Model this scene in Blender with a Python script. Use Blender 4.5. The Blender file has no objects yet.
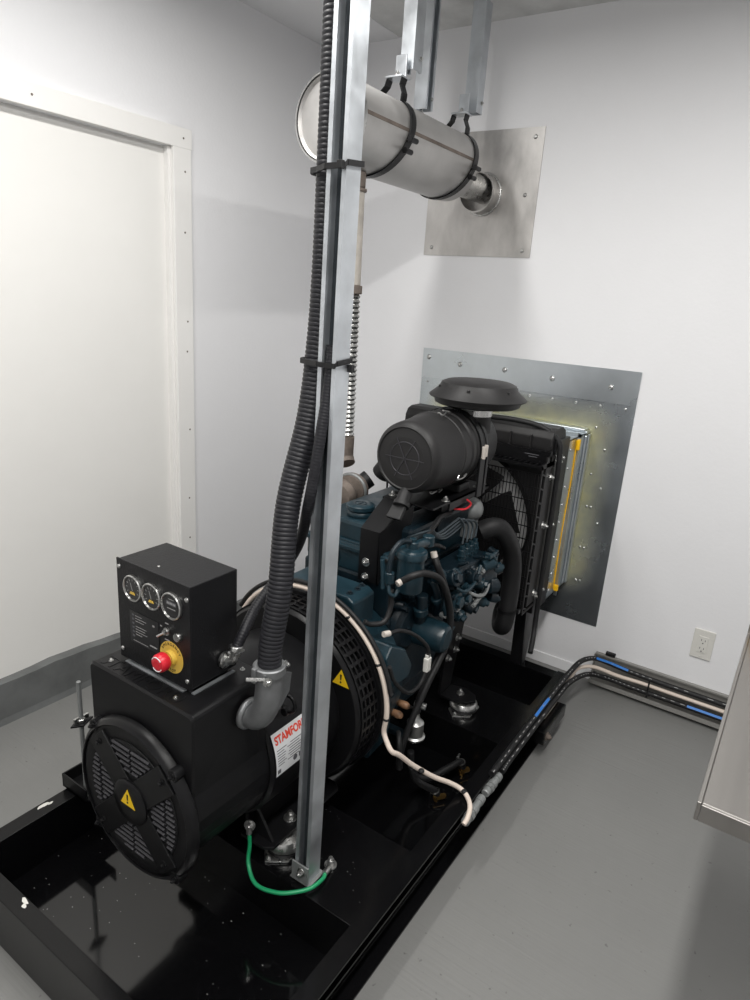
import bpy, bmesh, math, random
from mathutils import Vector, Matrix
C = bpy.context.scene.collection
S = bpy.context.scene
PI = math.pi
V = Vector
rnd = random.Random(5)

# ------------------------------------------------------------------ materials
def mat(name, col, rough=.5, metal=0.0, var=0.0, vscale=8.0, rvar=0.0, bump=0.0, bscale=60.0, spec=.5, coat=0.0, col2=None, stretch=None):
    m = bpy.data.materials.new(name); m.use_nodes = True
    nt = m.node_tree; b = nt.nodes['Principled BSDF']
    b.inputs['Base Color'].default_value = (*col, 1)
    b.inputs['Roughness'].default_value = rough
    b.inputs['Metallic'].default_value = metal
    b.inputs['Specular IOR Level'].default_value = spec
    if coat:
        b.inputs['Coat Weight'].default_value = coat; b.inputs['Coat Roughness'].default_value = .08
    tc = nt.nodes.new('ShaderNodeTexCoord'); src = tc.outputs['Object']
    if stretch:
        mp = nt.nodes.new('ShaderNodeMapping'); mp.inputs['Scale'].default_value = stretch
        nt.links.new(src, mp.inputs['Vector']); src = mp.outputs['Vector']
    if var or rvar or col2:
        n = nt.nodes.new('ShaderNodeTexNoise'); n.inputs['Scale'].default_value = vscale
        n.inputs['Detail'].default_value = 6; n.inputs['Roughness'].default_value = .6
        nt.links.new(src, n.inputs['Vector'])
        if var or col2:
            r = nt.nodes.new('ShaderNodeMix'); r.data_type = 'RGBA'
            a = col if col2 else tuple(max(0, c*(1-var)) for c in col)
            c2 = col2 if col2 else tuple(min(1, c*(1+var)) for c in col)
            r.inputs[6].default_value = (*a, 1); r.inputs[7].default_value = (*c2, 1)
            rp = nt.nodes.new('ShaderNodeMapRange'); rp.inputs[1].default_value = .3; rp.inputs[2].default_value = .7
            nt.links.new(n.outputs['Fac'], rp.inputs[0]); nt.links.new(rp.outputs[0], r.inputs[0])
            nt.links.new(r.outputs[2], b.inputs['Base Color'])
        if rvar:
            rr = nt.nodes.new('ShaderNodeMapRange')
            rr.inputs[1].default_value = .3; rr.inputs[2].default_value = .7
            rr.inputs[3].default_value = max(.02, rough-rvar); rr.inputs[4].default_value = min(1, rough+rvar)
            nt.links.new(n.outputs['Fac'], rr.inputs[0]); nt.links.new(rr.outputs[0], b.inputs['Roughness'])
    if bump:
        n2 = nt.nodes.new('ShaderNodeTexNoise'); n2.inputs['Scale'].default_value = bscale; n2.inputs['Detail'].default_value = 4
        nt.links.new(src, n2.inputs['Vector'])
        bp = nt.nodes.new('ShaderNodeBump'); bp.inputs['Strength'].default_value = bump; bp.inputs['Distance'].default_value = .004
        nt.links.new(n2.outputs['Fac'], bp.inputs['Height']); nt.links.new(bp.outputs['Normal'], b.inputs['Normal'])
    return m

M = {}
M['wall'] = mat('white wall paint', (.80, .80, .815), .6, var=.015, vscale=1.5, bump=.12, bscale=90)
M['door'] = mat('warm white panel paint', (.80, .79, .765), .5, var=.02, vscale=2, bump=.25, bscale=14)
M['trim'] = mat('white trim paint', (.82, .81, .79), .45, var=.02, vscale=4, bump=.15, bscale=40)
M['ceil'] = mat('white ceiling paint', (.78, .78, .79), .8)
M['concrete'] = mat('bare concrete', (.62, .62, .61), .9, var=.12, vscale=9, bump=.3, bscale=50)
M['curb'] = mat('grey curb paint', (.125, .13, .13), .45, var=.25, vscale=7, bump=.6, bscale=22)
M['black_gloss'] = mat('glossy black frame paint', (.003, .003, .0034), .2, rvar=.05, vscale=5, bump=.04, bscale=30, spec=.3)
M['pan'] = mat('glossy black pan paint', (.003, .003, .0034), .08, rvar=.03, vscale=4, bump=.015, bscale=14, spec=.65)
M['black'] = mat('satin black paint', (.0055, .0055, .0062), .36, rvar=.06, vscale=12, spec=.25)
M['box_black'] = mat('textured black powder coat', (.007, .007, .008), .42, bump=.15, bscale=260, spec=.25)
M['rubber'] = mat('black rubber', (.009, .009, .0098), .55, rvar=.08, vscale=20, spec=.35)
M['plastic'] = mat('black moulded plastic', (.0145, .014, .0145), .5, rvar=.05, vscale=10, bump=.1, bscale=160, spec=.35)
M['hose'] = mat('black corrugated conduit', (.014, .014, .017), .45, spec=.3)
M['slat'] = mat('dark grey louvre paint', (.03, .029, .034), .5)
M['galv'] = mat('galvanised channel', (.62, .65, .68), .42, .85, var=.12, vscale=14, rvar=.12)
M['sheet'] = mat('galvanised sheet', (.56, .60, .63), .3, .9, var=.08, vscale=6, rvar=.04)
M['steel'] = mat('stainless sheet', (.50, .485, .47), .42, .8, var=.3, vscale=7, rvar=.1, stretch=(1, 1, .5))
M['muffler'] = mat('brushed stainless', (.46, .45, .44), .5, .7, var=.14, vscale=7, rvar=.1)
M['chrome'] = mat('bright zinc', (.52, .52, .51), .3, 1.0, rvar=.08, vscale=60)
M['cast'] = mat('cast zinc', (.2, .205, .21), .48, .7, var=.15, vscale=25, bump=.15, bscale=120)
M['zincgrey'] = mat('grey sealtight fitting', (.26, .27, .27), .5, .5)
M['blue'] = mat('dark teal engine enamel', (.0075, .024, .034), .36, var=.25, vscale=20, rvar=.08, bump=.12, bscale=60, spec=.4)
M['darkblue'] = mat('shaded dark teal casting', (.0035, .0105, .016), .42, var=.3, vscale=24, bump=.25, bscale=70, spec=.35)  # darker copy of the engine teal, with shade put into the colour
M['iron'] = mat('rusty cast iron', (.17, .14, .12), .7, .4, var=.35, vscale=22, bump=.4, bscale=60)
M['wrap'] = mat('pipe insulation', (.42, .39, .35), .8, var=.2, vscale=20)
M['pipegrey'] = mat('painted steel pipe', (.05, .065, .075), .35, .5)
M['strip'] = mat('dark slate slot shade', (.030, .036, .041), .5, spec=.3)  # dark colour standing in for shade inside the post channel
M['brass'] = mat('brass', (.62, .38, .13), .3, 1.0, rvar=.1, vscale=50)
M['tan'] = mat('tan sensor cap', (.26, .14, .075), .5, var=.3, vscale=40)
M['red'] = mat('red plastic', (.55, .012, .025), .35)
M['redprint'] = mat('red print', (.72, .06, .03), .5)
M['yellow'] = mat('yellow tape', (.9, .5, .0), .45)
M['warn'] = mat('yellow warning sticker', (.85, .55, .01), .5)
M['gold'] = mat('yellow gold ring', (.66, .44, .07), .42)
M['white'] = mat('white plastic', (.66, .65, .61), .4)
M['clip'] = mat('off white clip', (.46, .42, .38), .5, var=.2, vscale=90)
M['zinc'] = mat('plated sender body', (.5, .5, .49), .38, 1.0)
M['label'] = mat('white paper sticker', (.70, .71, .72), .45)
M['print'] = mat('grey print', (.10, .10, .11), .6)
M['dial'] = mat('black gauge dial', (.01, .01, .011), .3)
M['cream'] = mat('cream cable jacket', (.70, .60, .52), .45)
M['green'] = mat('green wire', (.008, .26, .10), .35)
M['bluetag'] = mat('blue cable tag', (.02, .17, .55), .5)
M['wiretxt'] = mat('pale cable print', (.3, .3, .3), .6)
M['redwire'] = mat('red wire', (.6, .02, .03), .4)
M['core'] = mat('aluminium core fins', (.5, .5, .5), .6, .1)
M['table'] = mat('stainless worktop', (.30, .287, .272), .42, .9, var=.08, vscale=3, rvar=.07, stretch=(.4, 6, 1))
M['raceway'] = mat('grey painted trough', (.27, .265, .25), .5, .2)

def floor_material():
    m = bpy.data.materials.new('grey floor paint'); m.use_nodes = True
    nt = m.node_tree; b = nt.nodes['Principled BSDF']; b.inputs['Roughness'].default_value = .5
    tc = nt.nodes.new('ShaderNodeTexCoord')
    n = nt.nodes.new('ShaderNodeTexNoise'); n.inputs['Scale'].default_value = 3; n.inputs['Detail'].default_value = 8
    nt.links.new(tc.outputs['Object'], n.inputs['Vector'])
    cr = nt.nodes.new('ShaderNodeMix'); cr.data_type = 'RGBA'
    cr.inputs[6].default_value = (.170, .170, .165, 1); cr.inputs[7].default_value = (.205, .205, .198, 1)
    nt.links.new(n.outputs['Fac'], cr.inputs[0])
    # small dark flecks
    v = nt.nodes.new('ShaderNodeTexNoise'); v.inputs['Scale'].default_value = 55; v.inputs['Detail'].default_value = 2
    nt.links.new(tc.outputs['Object'], v.inputs['Vector'])
    mr = nt.nodes.new('ShaderNodeMapRange'); mr.inputs[1].default_value = .70; mr.inputs[2].default_value = .76
    nt.links.new(v.outputs['Fac'], mr.inputs[0])
    c2 = nt.nodes.new('ShaderNodeMix'); c2.data_type = 'RGBA'; c2.inputs[7].default_value = (.11, .11, .105, 1)
    nt.links.new(mr.outputs[0], c2.inputs[0]); nt.links.new(cr.outputs[2], c2.inputs[6])
    nt.links.new(c2.outputs[2], b.inputs['Base Color'])
    # broom marks running across the slab
    mp = nt.nodes.new('ShaderNodeMapping'); mp.inputs['Scale'].default_value = (110, 2.2, 1); mp.inputs['Rotation'].default_value = (0, 0, .06)
    nt.links.new(tc.outputs['Object'], mp.inputs['Vector'])
    n3 = nt.nodes.new('ShaderNodeTexNoise'); n3.inputs['Scale'].default_value = 1; n3.inputs['Detail'].default_value = 5
    nt.links.new(mp.outputs['Vector'], n3.inputs['Vector'])
    bp = nt.nodes.new('ShaderNodeBump'); bp.inputs['Strength'].default_value = .3; bp.inputs['Distance'].default_value = .004
    nt.links.new(n3.outputs['Fac'], bp.inputs['Height']); nt.links.new(bp.outputs['Normal'], b.inputs['Normal'])
    return m
M['floor'] = floor_material()

def sheet_material():
    """galvanised plate with a band of yellow primer overspray round the duct (object coords: x back, y across, z up)"""
    m = mat('galvanised plate with yellow overspray', (.50, .54, .57), .26, .95, var=.1, vscale=5, rvar=.03)
    nt = m.node_tree; b = nt.nodes['Principled BSDF']
    tc = nt.nodes.new('ShaderNodeTexCoord'); sx = nt.nodes.new('ShaderNodeSeparateXYZ')
    nt.links.new(tc.outputs['Object'], sx.inputs[0])
    def mth(op, a, b_=None, c=None):
        n = nt.nodes.new('ShaderNodeMath'); n.operation = op
        for i, q in enumerate((a, b_, c)):
            if q is None: continue
            if isinstance(q, (int, float)): n.inputs[i].default_value = q
            else: nt.links.new(q, n.inputs[i])
        return n.outputs[0]
    # rounded box distance from duct outline (centre y=1.0 z=.70 , half .34 x .35)
    dy = mth('SUBTRACT', mth('ABSOLUTE', mth('SUBTRACT', sx.outputs['Y'], 0.0)), .30)
    dz = mth('SUBTRACT', mth('ABSOLUTE', mth('SUBTRACT', sx.outputs['Z'], .50)), .28)
    d = mth('SQRT', mth('ADD', mth('POWER', mth('MAXIMUM', dy, 0), 2), mth('POWER', mth('MAXIMUM', dz, 0), 2)))
    fac = mth('SUBTRACT', 1, mth('DIVIDE', d, .12))
    n = nt.nodes.new('ShaderNodeTexNoise'); n.inputs['Scale'].default_value = 18
    nt.links.new(tc.outputs['Object'], n.inputs['Vector'])
    f2 = mth('MULTIPLY', mth('MAXIMUM', fac, 0), mth('ADD', n.outputs['Fac'], .5))
    cl = nt.nodes.new('ShaderNodeClamp'); nt.links.new(f2, cl.inputs[0])
    mix = nt.nodes.new('ShaderNodeMix'); mix.data_type = 'RGBA'
    src = b.inputs['Base Color'].links[0].from_socket
    nt.links.new(src, mix.inputs[6]); mix.inputs[7].default_value = (.52, .48, .18, 1)
    f3 = mth('MULTIPLY', cl.outputs[0], .72)
    nt.links.new(f3, mix.inputs[0]); nt.links.new(mix.outputs[2], b.inputs['Base Color'])
    nt.links.new(mth('SUBTRACT', .92, mth('MULTIPLY', f3, .7)), b.inputs['Metallic'])
    return m
M['wallplate'] = sheet_material()

# ------------------------------------------------------------------ geometry helpers
def basis(axis):
    a = V(axis).normalized()
    u = a.cross(V((0, 0, 1)))
    if u.length < 1e-3: u = a.cross(V((1, 0, 0)))
    u.normalize(); w = a.cross(u).normalized()
    return a, u, w

class MB:
    def __init__(s): s.bm = bmesh.new()
    def poly(s, pts):
        vs = [s.bm.verts.new(p) for p in pts]; s.bm.faces.new(vs); return s
    def box(s, lo, hi, bev=0.0, mtx=None):
        t = bmesh.new()
        bmesh.ops.create_cube(t, size=1)
        lo = V(lo); hi = V(hi)
        for v in t.verts: v.co = V([lo[i]+(v.co[i]+.5)*(hi[i]-lo[i]) for i in range(3)])
        if bev: bmesh.ops.bevel(t, geom=t.edges[:], offset=bev, segments=2, affect='EDGES', profile=.5)
        if mtx:
            for v in t.verts: v.co = mtx @ v.co
        s._merge(t); return s
    def _merge(s, t):
        mp = {v: s.bm.verts.new(v.co) for v in t.verts}
        for f in t.faces:
            try: s.bm.faces.new([mp[v] for v in f.verts])
            except ValueError: pass
        t.free()
    def lathe(s, p, axis, prof, n=32, cap0=True, cap1=True, smooth=True, ang0=0.0):
        """prof: list of (distance along axis, radius)"""
        a, u, w = basis(axis); p = V(p); rings = []
        for d, r in prof:
            rings.append([s.bm.verts.new(p+a*d+(u*math.cos(ang0+2*PI*i/n)+w*math.sin(ang0+2*PI*i/n))*max(r, 1e-5)) for i in range(n)])
        for A, B in zip(rings, rings[1:]):
            for i in range(n):
                f = s.bm.faces.new((A[i], A[(i+1) % n], B[(i+1) % n], B[i])); f.smooth = smooth
        if cap0: s.bm.faces.new(rings[0][::-1])
        if cap1: s.bm.faces.new(rings[-1])
        return s
    def cyl(s, p0, p1, r, r1=None, n=20, smooth=True):
        p0 = V(p0); p1 = V(p1); r1 = r if r1 is None else r1
        b = min(.12*r, .002, (p1-p0).length*.2); L = (p1-p0).length
        return s.lathe(p0, p1-p0, [(0, r-b), (b, r), (L-b, r1), (L, r1-b)], n, smooth=smooth)
    def hexbolt(s, p, axis, r=.008, h=.006, washer=True):
        p = V(p); a = V(axis).normalized(); r *= .8; h *= .8
        if washer: s.lathe(p, a, [(0, r*1.7), (h*.3, r*1.7)], 18)
        s.lathe(p+a*(h*.3 if washer else 0), a, [(0, r), (h*.85, r), (h, r*.85)], 6, smooth=False)
        s.lathe(p+a*h, a, [(0, r*.55), (h*.7, r*.55)], 10)
        return s
    def tube(s, pts, r, n=12, sm=True, res=8, caps=True, closed=False, rfun=None):
        pts = [V(p) for p in pts]
        if sm and len(pts) > 2: pts = spline(pts, res, closed)
        N = len(pts); rings = []; prev = None
        for i, p in enumerate(pts):
            t = (pts[(i+1) % N]-pts[i-1]) if (closed or 0 < i < N-1) else (pts[1]-pts[0] if i == 0 else pts[-1]-pts[-2])
            t.normalize()
            if prev is None:
                u = t.cross(V((0, 0, 1)))
                if u.length < .05: u = t.cross(V((1, 0, 0)))
            else: u = prev - t*prev.dot(t)
            u.normalize(); prev = u.copy(); w = t.cross(u)
            rr = rfun(i, N)*r if rfun else r
            rings.append([s.bm.verts.new(p+(u*math.cos(2*PI*k/n)+w*math.sin(2*PI*k/n))*rr) for k in range(n)])
        prs = list(zip(rings, rings[1:]))+([(rings[-1], rings[0])] if closed else [])
        for A, B in prs:
            for k in range(n):
                f = s.bm.faces.new((A[k], A[(k+1) % n], B[(k+1) % n], B[k])); f.smooth = True
        if caps and not closed: s.bm.faces.new(rings[0][::-1]); s.bm.faces.new(rings[-1])
        return s
    def prism(s, pts, axis, depth, bev=0.0):
        """extrude a planar 3D polygon along axis*depth"""
        t = bmesh.new(); d = V(axis).normalized()*depth
        A = [t.verts.new(V(p)) for p in pts]; B = [t.verts.new(V(p)+d) for p in pts]; n = len(pts)
        t.faces.new(A[::-1]); t.faces.new(B)
        for i in range(n): t.faces.new((A[i], A[(i+1) % n], B[(i+1) % n], B[i]))
        if bev: bmesh.ops.bevel(t, geom=t.edges[:], offset=bev, segments=2, affect='EDGES', profile=.5)
        s._merge(t); return s
    def loft(s, secs, caps=True, smooth=False):
        rings = [[s.bm.verts.new(V(p)) for p in sec] for sec in secs]; n = len(rings[0])
        for A, B in zip(rings, rings[1:]):
            for k in range(n):
                f = s.bm.faces.new((A[k], A[(k+1) % n], B[(k+1) % n], B[k])); f.smooth = smooth
        if caps: s.bm.faces.new(rings[0][::-1]); s.bm.faces.new(rings[-1])
        return s
    def ball(s, p, r, sc=(1, 1, 1), n=14):
        t = bmesh.new(); bmesh.ops.create_uvsphere(t, u_segments=n, v_segments=max(6, n//2), radius=r)
        for v in t.verts: v.co = V(p)+V([v.co[i]*sc[i] for i in range(3)])
        for f in t.faces: f.smooth = True
        t2 = {v: s.bm.verts.new(v.co) for v in t.verts}
        for f in t.faces:
            q = s.bm.faces.new([t2[v] for v in f.verts]); q.smooth = True
        t.free(); return s
    def torus(s, p, axis, R, r, n=40, m=10, a0=0, a1=2*PI):
        a, u, w = basis(axis); p = V(p); full = abs(a1-a0-2*PI) < 1e-6
        pts = [p+(u*math.cos(a0+(a1-a0)*i/n)+w*math.sin(a0+(a1-a0)*i/n))*R for i in range(n if full else n+1)]
        return s.tube(pts, r, m, sm=False, closed=full)

def spline(pts, res, closed=False):
    out = []; n = len(pts)
    rng = range(n) if closed else range(n-1)
    for i in rng:
        if closed: p0, p1, p2, p3 = pts[i-1], pts[i], pts[(i+1) % n], pts[(i+2) % n]
        else:
            p1, p2 = pts[i], pts[i+1]
            p0 = pts[i-1] if i > 0 else p1*2-p2
            p3 = pts[i+2] if i+2 < n else p2*2-p1
        for k in range(res):
            t = k/res
            out.append(.5*((2*p1)+(p2-p0)*t+(2*p0-5*p1+4*p2-p3)*t*t+(3*p1-p0-3*p2+p3)*t**3))
    if not closed: out.append(pts[-1])
    return out

def link(name, bm, m, parent=None, label=None):
    bmesh.ops.recalc_face_normals(bm, faces=bm.faces[:])
    me = bpy.data.meshes.new(name)
    root = parent
    off = V((0, 0, 0))
    while root is not None:
        off += V(root.location); root = root.parent
    if off.length:
        for v in bm.verts: v.co -= off
    for e in bm.edges:                  # crisp rims on turned shapes
        if len(e.link_faces) == 2 and all(f.smooth for f in e.link_faces) and e.calc_face_angle(0) > .66: e.smooth = False
    bm.to_mesh(me); bm.free()
    me.materials.append(M[m] if isinstance(m, str) else m)
    o = bpy.data.objects.new(name, me); C.objects.link(o)
    if parent is not None: o.parent = parent
    if label: o['label'] = label
    return o
def part(name, mb, m, parent, label=None): return link(name, mb.bm, m, parent, label)
def tag(o, label, cat, group=None):
    o['label'] = label; o['category'] = cat
    if group: o['group'] = group
    return o
def thing(name, label, cat, loc=(0, 0, 0), group=None):
    o = bpy.data.objects.new(name, None); o.empty_display_size = .05; C.objects.link(o); o.location = loc
    return tag(o, label, cat, group)
def struct(name, mb, m, parent=None, label=None):
    o = link(name, mb.bm, m, parent, label)
    if parent is None: o['kind'] = 'structure'
    return o

def text_mb(mb, body, size, origin, right, up, depth=.0006, align='CENTER', sx=1.0, bold=0.0):
    cu = bpy.data.curves.new('lettering', 'FONT'); cu.body = body; cu.size = size; cu.align_x = align; cu.align_y = 'CENTER'
    cu.extrude = depth/2; cu.offset = bold; cu.resolution_u = 3
    o = bpy.data.objects.new('lettering', cu); C.objects.link(o)
    dg = bpy.context.evaluated_depsgraph_get(); dg.update()
    me = bpy.data.meshes.new_from_object(o.evaluated_get(dg))
    right = V(right).normalized(); up = V(up).normalized(); nrm = right.cross(up); origin = V(origin)
    base = len(mb.bm.verts)
    vs = [mb.bm.verts.new(origin+right*v.co.x*sx+up*v.co.y+nrm*(v.co.z+depth/2)) for v in me.vertices]
    for p in me.polygons:
        try: mb.bm.faces.new([vs[i] for i in p.vertices])
        except ValueError: pass
    bpy.data.objects.remove(o); bpy.data.meshes.remove(me); bpy.data.curves.remove(cu)
    return mb

# ------------------------------------------------------------------ camera
cam = bpy.data.cameras.new('camera'); camo = bpy.data.objects.new('camera', cam); C.objects.link(camo)
cam.sensor_fit = 'VERTICAL'; cam.sensor_height = 36; cam.sensor_width = 27; cam.lens = 36*665.527/1000
cam.clip_start = .02
Rr = [V((.55879154, -.82660916, .06685289)), V((-.2075739, -.21745589, -.95374316)), V((.80291039, .51906669, -.293095))]
m3 = Matrix((Rr[0], -Rr[1], -Rr[2])).transposed()
camo.matrix_world = Matrix.Translation((0, 0, 1.45)) @ m3.to_4x4()
S.camera = camo

# ------------------------------------------------------------------ the room
XW, YW, CZ = 2.548, 2.035, 2.43
XN, YN = -1.5, -1.7
struct('floor', MB().box((XN-.1, YN-.1, -.1), (XW+.1, YW+.1, 0)), 'floor')
struct('wall_back', MB().box((XW, YN, 0), (XW+.1, YW+.1, CZ)), 'wall')
# left wall with a shallow opening filled by the painted panel
DX0, DX1, DZ = -.35, 1.70, 1.893
lw = MB().box((DX1, YW, 0), (XW, YW+.1, CZ)).box((XN, YW, 0), (DX0, YW+.1, CZ)).box((DX0, YW, DZ), (DX1, YW+.1, CZ)).box((DX0, YW+.06, 0), (DX1, YW+.1, DZ))
struct('wall_left', lw, 'wall')
struct('wall_right', MB().box((XN, YN-.1, 0), (XW, YN, CZ)), 'wall')
struct('wall_front', MB().box((XN-.1, YN, 0), (XN, YW, CZ)), 'wall')
d = struct('door_1', MB().box((DX0, YW+.022, .06), (DX1, YW+.058, DZ)), 'door', label='white painted plywood panel closing a doorway in the left wall')
fr = MB()
fr.box((DX1-.004, YW-.017, .075), (1.775, YW-.001, DZ+.064), .002)
struct('trim_1', fr, 'trim')
struct('trim_2', MB().box((DX0-.07, YW-.018, DZ), (1.778, YW-.0005, 1.957), .002), 'trim')
struct('trim_3', MB().box((DX1-.016, YW-.001, .1), (DX1, YW+.022, DZ), .001), 'trim')
nl = MB()
for z in (.45, .62, .9, 1.2, 1.31, 1.62, 1.82): nl.cyl((1.745+.006*math.sin(z*50), YW-.0165, z), (1.745+.006*math.sin(z*50), YW-.0182, z), .0035, n=8)
for x in (1.74, 1.2): nl.cyl((x, YW-.0175, 1.925), (x, YW-.0195, 1.925), .0035, n=8)
part('nail', nl, 'iron', bpy.data.objects['trim_1'])
# grey painted concrete curb under the left wall, its top edge runs down toward the corner
cb = MB(); n = 60
secs = []
for i in range(n+1):
    x = XN+(XW-XN)*i/n
    cp = [(-2, .146), (.94, .146), (1.14, .149), (1.38, .137), (2.0, .052), (2.25, .053), (2.6, .068)]
    for (xa, za), (xb, zb) in zip(cp, cp[1:]):
        if xa <= x <= xb: zt = za+(zb-za)*(x-xa)/(xb-xa)
    zt += .002*math.sin(x*17)+.0015*math.sin(x*41)
    yf = YW-.02+.003*math.sin(x*9)
    secs.append([(x, yf-.008, 0), (x, yf, .02), (x, yf+.004, zt), (x, YW+.055 if x < DX1 else YW+.001, zt+.001), (x, YW+.055 if x < DX1 else YW+.001, 0)])
struct('baseboard_left', cb.loft(secs), 'curb')
struct('baseboard_back', MB().box((XW-.006, .51, 0), (XW, YW-.03, .045), .001), 'wall')
# rough grout heap in the far corner
gr = MB(); secs = []
for i in range(9):
    y = 1.98-.19*i/8; h = .05*(1-i/8.0)**.7*(.8+.3*math.sin(i*2.3))+.006
    secs.append([(XW-.05+.02*math.sin(i*1.7), y, 0), (XW-.02, y, h*.7), (XW-.006, y, h), (XW-.0005, y, 0)])
struct('trim_4', gr.loft(secs), 'curb')
struct('ceiling', MB().box((XN, YN, CZ), (XW, 1.68, CZ+.1)), 'concrete')
struct('ceiling_edge', MB().box((XN, 1.68, CZ-.002), (XW, YW, CZ+.1)), 'ceil')

# ------------------------------------------------------------------ wall plates
wp = thing('duct_wall_plate', 'large galvanised sheet plate on the back wall behind the radiator duct', 'metal plate', (XW, 1.0, .23))
part('lower_sheet', MB().box((XW-.0025, .545, .235), (XW-.0002, 1.449, 1.15)), 'wallplate', wp, 'galvanised sheet with yellow overspray')
part('upper_sheet', MB().box((XW-.005, .545, 1.128), (XW-.0026, 1.449, 1.251)), 'sheet', wp)
for k in range(10):
    y = .58+k*.093
    part('rivet', MB().lathe((XW-.0028, y, 1.112), (-1, 0, 0), [(0, .005), (.002, .0045), (.003, .002)], 10), 'chrome', wp)
for y, z in ((.645, 1.185), (.87, 1.19), (1.07, 1.20), (1.27, 1.2), (1.42, 1.215)):
    part('bolt', MB().lathe((XW-.005, y, z), (-1, 0, 0), [(0, .011), (.002, .010), (.005, .004)], 12), 'chrome', wp)
for y, z in ((.675, 1.03), (.665, .85), (.645, .72), (.66, .72), (.645, .55), (.66, .55), (.64, .41), (.655, .41), (.63, .95), (.62, .8), (.61, .66)):
    part('screw', MB().lathe((XW-.0025, y, z), (-1, 0, 0), [(0, .005), (.002, .0045), (.0035, .002)], 10), 'chrome', wp)

ep = thing('exhaust_wall_plate', 'square stainless plate on the back wall where the muffler pipe goes through', 'metal plate', (XW, 1.25, 1.62))
part('sheet', MB().box((XW-.004, 1.026, 1.625), (XW-.0003, 1.49, 2.072)), 'steel', ep)
part('sleeve', MB().lathe((XW-.004, 1.248, 1.85), (-1, 0, 0), [(0, .072), (.06, .072), (.06, .067), (0, .067)], 40, False, False), 'steel', ep, 'short welded pipe sleeve')
part('weld_bead', MB().torus((XW-.005, 1.248, 1.85), (1, 0, 0), .074, .005, 60), 'chrome', ep)
for y, z in ((1.06, 2.04), (1.075, 1.845), (1.06, 1.65), (1.455, 1.655), (1.455, 2.04)):
    part('screw', MB().lathe((XW-.004, y, z), (-1, 0, 0), [(0, .008), (.002, .007), (.005, .004)], 12), 'chrome', ep)

# ------------------------------------------------------------------ muffler and its hangers
YA, ZA = 1.24, 1.893
mu = thing('exhaust_muffler', 'horizontal stainless exhaust muffler cylinder hung below the ceiling', 'muffler', (2.0, YA, ZA))
part('body', MB().lathe((1.577, YA, ZA), (1, 0, 0), [(0, .1), (.0, .110), (.665, .110), (.69, .094), (.69, .04)], 56), 'muffler', mu)
part('end_ring', MB().lathe((1.558, YA, ZA), (1, 0, 0), [(0, .109), (0, .114), (.010, .1165), (.020, .114), (.022, .109)], 56, False, False), 'chrome', mu, 'bright rolled rim of the near end')
part('end_plate', MB().lathe((1.566, YA, ZA), (1, 0, 0), [(0, .03), (.0, .085), (.004, .1), (-.006, .106), (.012, .110)], 56, True, False), 'muffler', mu)
sa = math.radians(188)
part('weld_seam', MB().box((1.585, -.005, -.0015), (2.215, .005, .0009), .0005, Matrix.Translation((0, YA, ZA)) @ Matrix.Rotation(math.radians(84), 4, 'X') @ Matrix.Translation((0, 0, .110))), 'iron', mu, 'heat tinted lengthwise weld seam')
part('outlet_pipe', MB().lathe((2.25, YA+.004, 1.862), (1, 0, 0), [(0, .047), (.2925, .047)], 36, False, False), 'chrome', mu)
part('inlet_stub', MB().cyl((1.70, YA, ZA-.106), (1.70, YA, ZA-.1495), .028, n=24), 'iron', mu)

def strap(x, label):
    t = thing('pipe_clamp', label, 'pipe clamp', (x, YA, ZA+.12), 'black strap clamps round the muffler')
    def xz(dz): return x+.45*dz
    def arc(a0, a1):
        secs = []
        for i in range(25):
            an = math.radians(a0+(a1-a0)*i/24); c, s_ = math.cos(an), math.sin(an)
            secs.append([(xz(s_*.11)-.014, YA+c*.1112, ZA+s_*.1112), (xz(s_*.11)+.014, YA+c*.1112, ZA+s_*.1112), (xz(s_*.11)+.014, YA+c*.1152, ZA+s_*.1152), (xz(s_*.11)-.014, YA+c*.1152, ZA+s_*.1152)])
        return MB().loft(secs)
    part('upper_strap', arc(-8, 66), 'black', t); part('upper_strap', arc(114, 187), 'black', t)
    part('lower_strap', arc(-172, -21), 'black', t)
    for sg in (1, -1):
        an = math.radians(66); y = YA+sg*math.cos(an)*.1155; z = ZA+math.sin(an)*.1155
        pts = [(y, z), (y-sg*.004, z+.02), (YA+sg*.026, ZA+.152), (YA+sg*.026, ZA+.172)]
        secs = [[(xz(q[1]-ZA)-.014, q[0]-.002, q[1]), (xz(q[1]-ZA)+.014, q[0]-.002, q[1]), (xz(q[1]-ZA)+.014, q[0]+.002, q[1]), (xz(q[1]-ZA)-.014, q[0]+.002, q[1])] for q in pts]
        part('ear', MB().loft(secs), 'black', t)
        for a_ in ((-8, -21) if sg < 0 else (187, 201)):
            an = math.radians(180-a_ if sg < 0 else a_-0)
            an = math.radians(187) if (a_ in (-8, 187)) else math.radians(201)
            if sg > 0: an = PI-an
            p = V((xz(math.sin(an)*.12), YA+math.cos(an)*.128, ZA+math.sin(an)*.128))
            part('clamp_bolt', MB().cyl(p-V((.016, 0, 0)), p+V((.016, 0, 0)), .0075, n=12).cyl(p-V((.022, 0, 0)), p-V((.016, 0, 0)), .010, n=6), 'black', t)
    x = xz(.175)
    part('bracket', MB().box((x-.022, YA-.028, ZA+.173), (x+.03, YA+.028, ZA+.178), .001).box((x+.026, YA-.012, ZA+.178), (x+.030, YA+.026, ZA+.245), .001), 'galv', t, 'galvanised angle bracket')
    part('bracket_bolt', MB().hexbolt((x-.008, YA-.005, ZA+.178), (0, 0, 1), .009, .010), 'chrome', t)
    return t
strap(1.80, 'black strap clamp round the muffler, nearer the tall post')
strap(2.215, 'black strap clamp round the muffler, at the end by the wall plate')

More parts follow.
